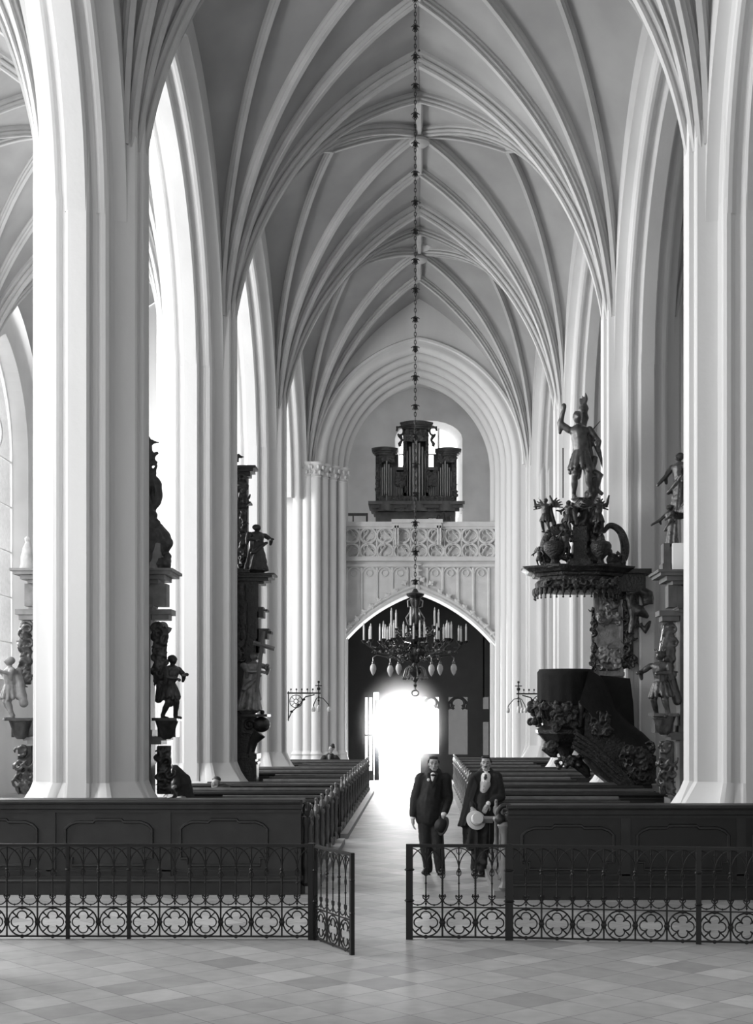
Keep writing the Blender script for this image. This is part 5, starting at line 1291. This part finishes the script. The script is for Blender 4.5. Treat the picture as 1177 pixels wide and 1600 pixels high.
for zx, zz, dy, dx in ((714, 1210, .04, -.01), (772, 1214, -.05, -.01)):
    s_ = MB(); c = B_(zx, zz, dy); c.z = .045; s_.cap(c+Vector((0, .05, .01)), c+Vector((dx, -.10, -.005)), .046, .040, 12); s_.ell(c+Vector((dx*1.3, -.15, -.01)), (.045, .05, .034)); s_.cap(c+Vector((0, .05, .02)), c+Vector((0, .04, .07)), .048, .05)
    s_.box(c+Vector((-.045, -.18, -.045)), c+Vector((.045, .10, -.03))); s_.organic('shoe', LEATHER, manB, .008, 1)
sh = MB(); sh.cap(B_(820, 318, -.02), B_(814, 372, -.045), .078, .070); sh.organic('shirt', LINEN, manB, .010, 1)
sh = MB(); sh.cap(B_(812, 385, -.035), B_(796, 440, -.055), .086, .064, 14); sh.cap(B_(796, 440, -.06), B_(786, 500, -.055), .060, .03); sh.organic('waistcoat', WCOAT, manB, .010, 1)
cl_ = MB(); cl_.lathe([(.062, 0), (.060, .055)], B_(822, 288, .01), 20, sy=.95); cl_.build('collar', LINEN, manB)
ti = MB(); ti.ell(B_(816, 300, -.10), (.022, .014, .018)); ti.stube([B_(815, 303, -.105), B_(812, 322, -.118), B_(806, 345, -.122)], [.012, .026, .006], 8); ti.organic('necktie', mat('dark_silk_tie', .04, .4), manB, .006, 1)
for zz in (356, 400, 432): MB().ell(B_(805-(zz-356)*.16, zz, -.135), .006, n=8).build('button', SUIT, manB)
ct = MB()
# jacket body, built as a shell of blobs that leaves the chest open
for s, xs_ in ((-1, ((735, 310), (722, 400), (738, 500), (756, 640))), (1, ((904, 310), (908, 400), (872, 500), (845, 640)))):
    ct.chain([B_(a, b, -.005) for a, b in xs_], [.055, .075, .085, .10])
ct.chain([B_(820, 300, .07), B_(815, 450, .07), B_(800, 640, .06)], [.13, .14, .14])
ct.cap(B_(756, 285, .0), B_(786, 500, -.075), .035, .045); ct.cap(B_(874, 285, .0), B_(800, 505, -.075), .035, .045)
ct.cap(B_(792, 505, -.05), B_(792, 640, -.04), .09, .12)
ct.chain([B_(716, 325, .02), B_(672, 480, .02), B_(694, 590, -.09)], [.082, .068, .05]); ct.chain([B_(924, 325, .02), B_(958, 500, .0), B_(858, 550, -.14)], [.082, .075, .05])
ct.organic('jacket', SUIT, manB, .011, 2, .006, 20)
cf = MB(); cf.cap(B_(848, 553, -.150), B_(838, 557, -.166), .038, .036, 12); cf.build('cuff', LINEN, manB)
# the long overcoat: skirts and the wide flap hanging on his right
ov = MB()
def sheet(mb, top, bot, y0, wav, n=14, th=.03):
    rings = []
    for i in range(n+1):
        t = i/n; a = Vector(top(t)); b = Vector(bot(t)); rg = []
        for j in range(9):
            u = j/8; p = a*(1-u)+b*u; rg.append(p+Vector((0, -wav*math.sin(t*14)*u, 0)))
        for j in range(8, -1, -1):
            u = j/8; p = a*(1-u)+b*u; rg.append(p+Vector((0, th-wav*math.sin(t*14)*u, 0)))
        rings.append(rg)
    mb.loft(rings)
def lerp3(pts): return lambda t: sp(pts, 10)[min(int(t*10*(len(pts)-1)), 10*(len(pts)-1))]
sheet(ov, lerp3([B_(690, 345, -.02), B_(720, 330, -.09), B_(750, 400, -.11)]), lerp3([B_(556, 775, .03), B_(585, 778, -.08), B_(630, 765, -.12)]), 0, .015)
sheet(ov, lerp3([B_(672, 470, .03), B_(690, 520, -.10), B_(735, 560, -.13)]), lerp3([B_(606, 930, .05), B_(650, 990, -.10), B_(752, 985, -.12)]), 0, .018)
sheet(ov, lerp3([B_(950, 380, .05), B_(930, 560, -.06), B_(850, 600, -.12)]), lerp3([B_(925, 925, .06), B_(900, 985, -.06), B_(846, 960, -.10)]), 0, .018)
sheet(ov, lerp3([B_(670, 480, .08), B_(800, 500, .15), B_(940, 480, .10)]), lerp3([B_(606, 930, .10), B_(760, 1000, .22), B_(925, 925, .12)]), 0, .02, 20)
ov.cap(B_(690, 330, .03), B_(740, 300, .06), .06, .05); ov.cap(B_(700, 340, -.03), B_(640, 600, -.02), .06, .06)
ov.chain([B_(688, 380, .0), B_(648, 560, -.01), B_(612, 745, .0)], [.05, .06, .065]); ov.chain([B_(660, 560, .0), B_(640, 760, .02), B_(640, 930, .03)], [.06, .06, .05])
ov.organic('overcoat', SUIT2, manB, .013, 2, .006, 14)
hat = thing('straw_hat', 'pale straw hat held upside out in the hand of the man on the right', 'hat', B_(715, 700, -.3))
Mh = Matrix.Rotation(R(72), 3, 'X') @ Matrix.Rotation(R(14), 3, 'Y'); Mh = Matrix.Rotation(R(18), 3, 'Z') @ Matrix.Rotation(R(68), 3, 'X')
q = MB(); hc = B_(722, 706, -.24); q.lathe([(.135, 0), (.145, .004), (.135, .010), (.088, .012), (.086, .085), (.078, .094), (.002, .097)], hc, 32, rot=Mh); q.build('crown_and_brim', STRAW, hat)
q = MB(); q.lathe([(.089, .014), (.0895, .035), (.088, .036)], hc, 32, rot=Mh); q.build('hat_band', mat('grey_ribbon', .35, .6), hat)
bk = thing('box', 'small grey box held under the hand of the man on the right', 'box', B_(828, 700, -.22)); Mr = Matrix.Rotation(R(-8), 3, 'Z') @ Matrix.Rotation(R(12), 3, 'X')
MB().cbox(B_(826, 702, -.24), (.17, .11, .062), Mr).build('box', BOOKM, bk); MB().cbox(B_(826, 682, -.245), (.172, .112, .014), Mr).build('lid', mat('grey_box_lid', .22, .6), bk)

# --- man on the left: dark suit, bowler hat and cane in his left hand
DA = 19.68; GA = 1212
def A_(zx, zz, dy=0): return Vector(((620+zx/5.885-VX)*DA/F, DA+dy, (GA-zz)*KX*DA/DB))
manA = thing('person', 'man in a plain dark suit in front of the bright doorway, holding a bowler hat', 'person', A_(320, 1212))
bd = MB()
qA, MA_, kA = head(bd, A_(340, 205), R(4), 0, .225)
bd.cap(A_(338, 275, .02), A_(338, 240, .01), .056, .055); bd.cap(A_(330, 330, .03), A_(300, 570, .02), .13, .12); bd.ell(A_(333, 325, .02), (.19, .09, .07)); bd.ell(A_(300, 680, .02), (.16, .12, .12))
bd.chain([A_(262, 720, .02), A_(262, 950, -.01), A_(290, 1170, .04)], [.085, .055, .038]); bd.chain([A_(370, 720, .02), A_(378, 950, -.02), A_(398, 1180, .0)], [.085, .055, .038])
bd.chain([A_(220, 340, .03), A_(165, 520, .03), A_(145, 690, -.03)], [.065, .048, .032]); hand_blobs(bd, A_(147, 705, -.03), (.08, -.05, -1), (1, .2, 0), -1, .35, 1.05)
bd.chain([A_(450, 340, .03), A_(480, 530, .03), A_(430, 660, -.10)], [.065, .048, .032]); hand_blobs(bd, A_(430, 668, -.12), (-.15, -.35, -.8), (-.2, .9, -.3), 1, 1.0, 1.1)
bd.organic('body', SKIN, manA, .0065, 1)
face_parts(qA, MA_, kA, manA, moust=False)
tr = MB(); tr.ell(A_(310, 690, .02), (.18, .13, .13)); tr.chain([A_(258, 720, .02), A_(262, 950, -.01), A_(292, 1168, .03)], [.11, .085, .068]); tr.chain([A_(368, 720, .02), A_(376, 950, -.03), A_(400, 1175, .0)], [.11, .085, .070])
tr.organic('trousers', TROU, manA, .012, 2, .006, 25)
for zx, zz, dy, dx in ((278, 1195, .02, -.03), (402, 1200, -.03, .0)):
    s_ = MB(); c = A_(zx, zz, dy); c.z = .045; s_.cap(c+Vector((0, .05, .01)), c+Vector((dx, -.10, -.005)), .048, .042, 12); s_.ell(c+Vector((dx*1.3, -.15, -.01)), (.047, .052, .034)); s_.cap(c+Vector((0, .05, .02)), c+Vector((0, .04, .07)), .05, .052)
    s_.box(c+Vector((-.047, -.18, -.045)), c+Vector((.047, .10, -.03))); s_.organic('shoe', LEATHER, manA, .008, 1)
jk = MB(); jk.chain([A_(335, 310, .03), A_(325, 400, .02), A_(305, 540, .01)], [.14, .165, .17]); jk.cap(A_(305, 540, .01), A_(300, 690, .01), .175, .165, 16); jk.ell(A_(334, 330, .02), (.235, .11, .08)); jk.cap(A_(232, 560, .0), A_(228, 715, .0), .09, .085); jk.cap(A_(375, 560, .0), A_(376, 705, .0), .09, .09)
jk.chain([A_(222, 335, .03), A_(170, 520, .03), A_(150, 668, -.02)], [.088, .075, .056]); jk.chain([A_(450, 335, .03), A_(475, 520, .03), A_(440, 640, -.08)], [.088, .078, .058])
jk.cap(A_(290, 300, -.09), A_(318, 400, -.125), .03, .03); jk.cap(A_(372, 300, -.09), A_(325, 410, -.125), .03, .03)
jk.organic('jacket', SUIT, manA, .011, 2, .006, 18)
sf = MB(); sf.cap(A_(333, 300, -.085), A_(328, 350, -.115), .04, .02, 10); sf.build('shirt_front', LINEN, manA); sf = MB(); sf.lathe([(.064, 0), (.062, .05)], A_(338, 282, .012), 20); sf.build('collar', LINEN, manA)
ti = MB(); ti.ell(A_(334, 300, -.128), (.035, .012, .016)); ti.build('bow_tie', SUIT, manA)
MB().ell(A_(292, 342, -.165), (.022, .010, .024)).build('pocket_handkerchief', LINEN, manA)
cf = MB(); cf.cap(A_(150, 680, -.022), A_(148, 694, -.026), .042, .040, 12); cf.build('cuff', LINEN, manA)
cf = MB(); cf.cap(A_(438, 648, -.09), A_(432, 660, -.11), .044, .042, 12); cf.build('cuff', LINEN, manA)
hat = thing('bowler_hat', 'black bowler hat hanging from the hand of the man on the left', 'hat', A_(450, 770, -.2))
Mh = Matrix.Rotation(R(-60), 3, 'Z') @ Matrix.Rotation(R(70), 3, 'X')
q = MB(); q.lathe([(.125, .012), (.132, 0), (.10, .006), (.092, .012), (.092, .06), (.08, .10), (.05, .125), (.002, .13)], A_(428, 764, -.20), 28, rot=Mh, sy=1.1); q.build('crown', BLACKF, hat)
cn = thing('walking_cane', 'thin dark walking cane held by the man on the left', 'cane', A_(440, 1200, -.05))
q = MB(); q.stube([A_(405, 705, -.20), A_(392, 690, -.19), A_(400, 678, -.17), A_(413, 720, -.17), A_(428, 900, -.12), A_(444, 1205, -.02)], [.010, .010, .010, .010, .009, .007], 8); q.build('stick', DARKW, cn)

# --- distant seated woman behind the last left pews
DW = 40.7
def W_(px, py, dy=0): return Vector((X(px, DW), DW+dy, Z(py, DW)))
wo = thing('person', 'seated person in dark clothes leaning on the far left pews beside the dark porch', 'person', W_(516, 1190, .4)*1.0)
b = MB(); qq, MM, kk = head(b, W_(518, 1170), R(-35), 0, .24); b.cap(W_(517, 1179, .02), W_(517, 1176), .05, .05); b.chain([W_(516, 1184, .05), W_(517, 1205, .1)], [.12, .14]); b.chain([W_(508, 1184), W_(503, 1192), W_(511, 1191, -.2)], [.06, .05, .03]); b.chain([W_(524, 1184), W_(529, 1192), W_(514, 1191, -.2)], [.06, .05, .03]); b.chain([W_(514, 1207, .1), W_(513, 1206, -.3), W_(513, 1232, -.35)], [.09, .07, .04]); b.chain([W_(520, 1207, .1), W_(519, 1206, -.3), W_(519, 1232, -.35)], [.09, .07, .04])
hand_blobs(b, W_(511, 1191, -.22), (.5, -.4, 0), (0, .2, -1), 1, .5); hand_blobs(b, W_(514, 1191, -.22), (-.5, -.4, 0), (0, .2, -1), -1, .5)
b.organic('body', SKIN, wo, .012, 1)
h = MB(); h.ell(qq(0, .03, .05), (.095, .10, .09)); h.ell(qq(0, .07, .10), .06); h.organic('hair', HAIR, wo, .012, 1)
c = MB(); c.chain([W_(516, 1184, .05), W_(517, 1208, .1)], [.16, .19]); c.ell(W_(516, 1183, .04), (.22, .12, .09)); c.chain([W_(507, 1184), W_(502, 1191), W_(510, 1191, -.16)], [.09, .075, .055]); c.chain([W_(525, 1184), W_(531, 1191), W_(518, 1191, -.16)], [.09, .075, .055]); c.chain([W_(516, 1207, .1), W_(515, 1206, -.3), W_(515, 1232, -.35)], [.18, .16, .15]); c.organic('dress', SUIT, wo, .018, 2)
MB().cap(W_(515, 1181, -.08), W_(515, 1186, -.12), .05, .03).build('collar', mat('grey_scarf', .2, .7), wo)
# --- bent person beside the grey altar
DK = 21.6
def K_(px, py, dy=0): return Vector((X(px, DK), DK+dy, Z(py, DK)))
ko = thing('person', 'person in dark clothes kneeling bent over in the pews by the grey altar', 'person', K_(280, 1250))
b = MB(); b.chain([K_(285, 1325, .1), K_(284, 1252, .1), K_(281, 1222, .05), K_(273, 1205, -.05)], [.1, .13, .13, .10]); b.ell(K_(266, 1201, -.1), (.08, .09, .10)); b.cap(K_(270, 1204, -.06), K_(267, 1202, -.09), .06, .05); b.chain([K_(272, 1208, -.05), K_(278, 1228, -.2), K_(270, 1236, -.25)], [.06, .05, .03]); hand_blobs(b, K_(270, 1236, -.25), (-.6, -.2, -.3), (0, 0, -1), 1, .6); b.chain([K_(285, 1244, .1), K_(284, 1262, -.2)], [.12, .08]); b.organic('body', SKIN, ko, .012, 1)
c = MB(); c.chain([K_(286, 1250, .1), K_(283, 1222, .05), K_(274, 1206, -.05)], [.17, .16, .12]); c.chain([K_(273, 1208, -.04), K_(279, 1228, -.18), K_(273, 1236, -.22)], [.08, .07, .05]); c.chain([K_(286, 1250, .1), K_(285, 1265, .0), K_(285, 1318, .05)], [.17, .16, .16]); c.organic('coat', mat('dark_brownish_coat', .035, .8, var=.3, vscale=12), ko, .018, 2, .012, 14)
h = MB(); h.ell(K_(265, 1200, -.08), (.088, .095, .10)); h.organic('hair', HAIR, ko, .012, 1)
DS = 24.0
ho = thing('person', 'small crouching person with a pale face low in the pews right of the grey altar', 'person', Vector((X(336, DS), DS, .4)))
def S_(px, py, dy=0): return Vector((X(px, DS), DS+dy, Z(py, DS)))
b = MB(); head(b, S_(337, 1223), R(-50), R(15), .2); b.chain([S_(339, 1232), S_(346, 1240)], [.06, .10]); b.chain([S_(342, 1240, .1), S_(340, 1306, .1)], [.11, .1]); b.organic('body', SKIN, ho, .012, 1)
c = MB(); c.chain([S_(335, 1237), S_(348, 1236), S_(362, 1240)], [.09, .12, .10]); c.chain([S_(348, 1238, .05), S_(344, 1268, .05), S_(344, 1303, .05)], [.16, .15, .16]); c.organic('coat', SUIT, ho, .018, 2)
h = MB(); h.ell(S_(338, 1218, .03), (.085, .09, .06)); h.organic('hair', HAIR, ho, .012, 1)
# ------------------------------------------------------------------ added scattering volume imitating lens glow at the west doorway
hz = bpy.data.materials.new('lens_glow_volume'); hz.use_nodes = True; nt = hz.node_tree; nt.nodes.remove(nt.nodes['Principled BSDF'])
vs = nt.nodes.new('ShaderNodeVolumeScatter'); vs.inputs['Anisotropy'].default_value = .75
tc = nt.nodes.new('ShaderNodeTexCoord'); ln = nt.nodes.new('ShaderNodeVectorMath'); ln.operation = 'LENGTH'
dv = nt.nodes.new('ShaderNodeVectorMath'); dv.operation = 'DIVIDE'; dv.inputs[1].default_value = (1.75, 3.2, 2.05)
mr = nt.nodes.new('ShaderNodeMapRange'); mr.inputs[1].default_value = 1.0; mr.inputs[2].default_value = 0.0; mr.inputs[3].default_value = 0; mr.inputs[4].default_value = 1
pw = nt.nodes.new('ShaderNodeMath'); pw.operation = 'POWER'; pw.inputs[1].default_value = 2.0
ml = nt.nodes.new('ShaderNodeMath'); ml.operation = 'MULTIPLY'; ml.inputs[1].default_value = .26
nt.links.new(tc.outputs['Object'], dv.inputs[0]); nt.links.new(dv.outputs[0], ln.inputs[0]); nt.links.new(ln.outputs['Value'], mr.inputs[0])
nt.links.new(mr.outputs[0], pw.inputs[0]); nt.links.new(pw.outputs[0], ml.inputs[0]); nt.links.new(ml.outputs[0], vs.inputs['Density'])
nt.links.new(vs.outputs[0], nt.nodes['Material Output'].inputs['Volume'])
HC = Vector((-.55, 46.0, 2.08))
hzo = MB().ell(HC, (1.75, 3.2, 2.05), n=28).build('halation', hz, None, 40, off=HC)
tag(hzo, 'added haze glowing in the open west doorway', 'halation', kind='stuff')
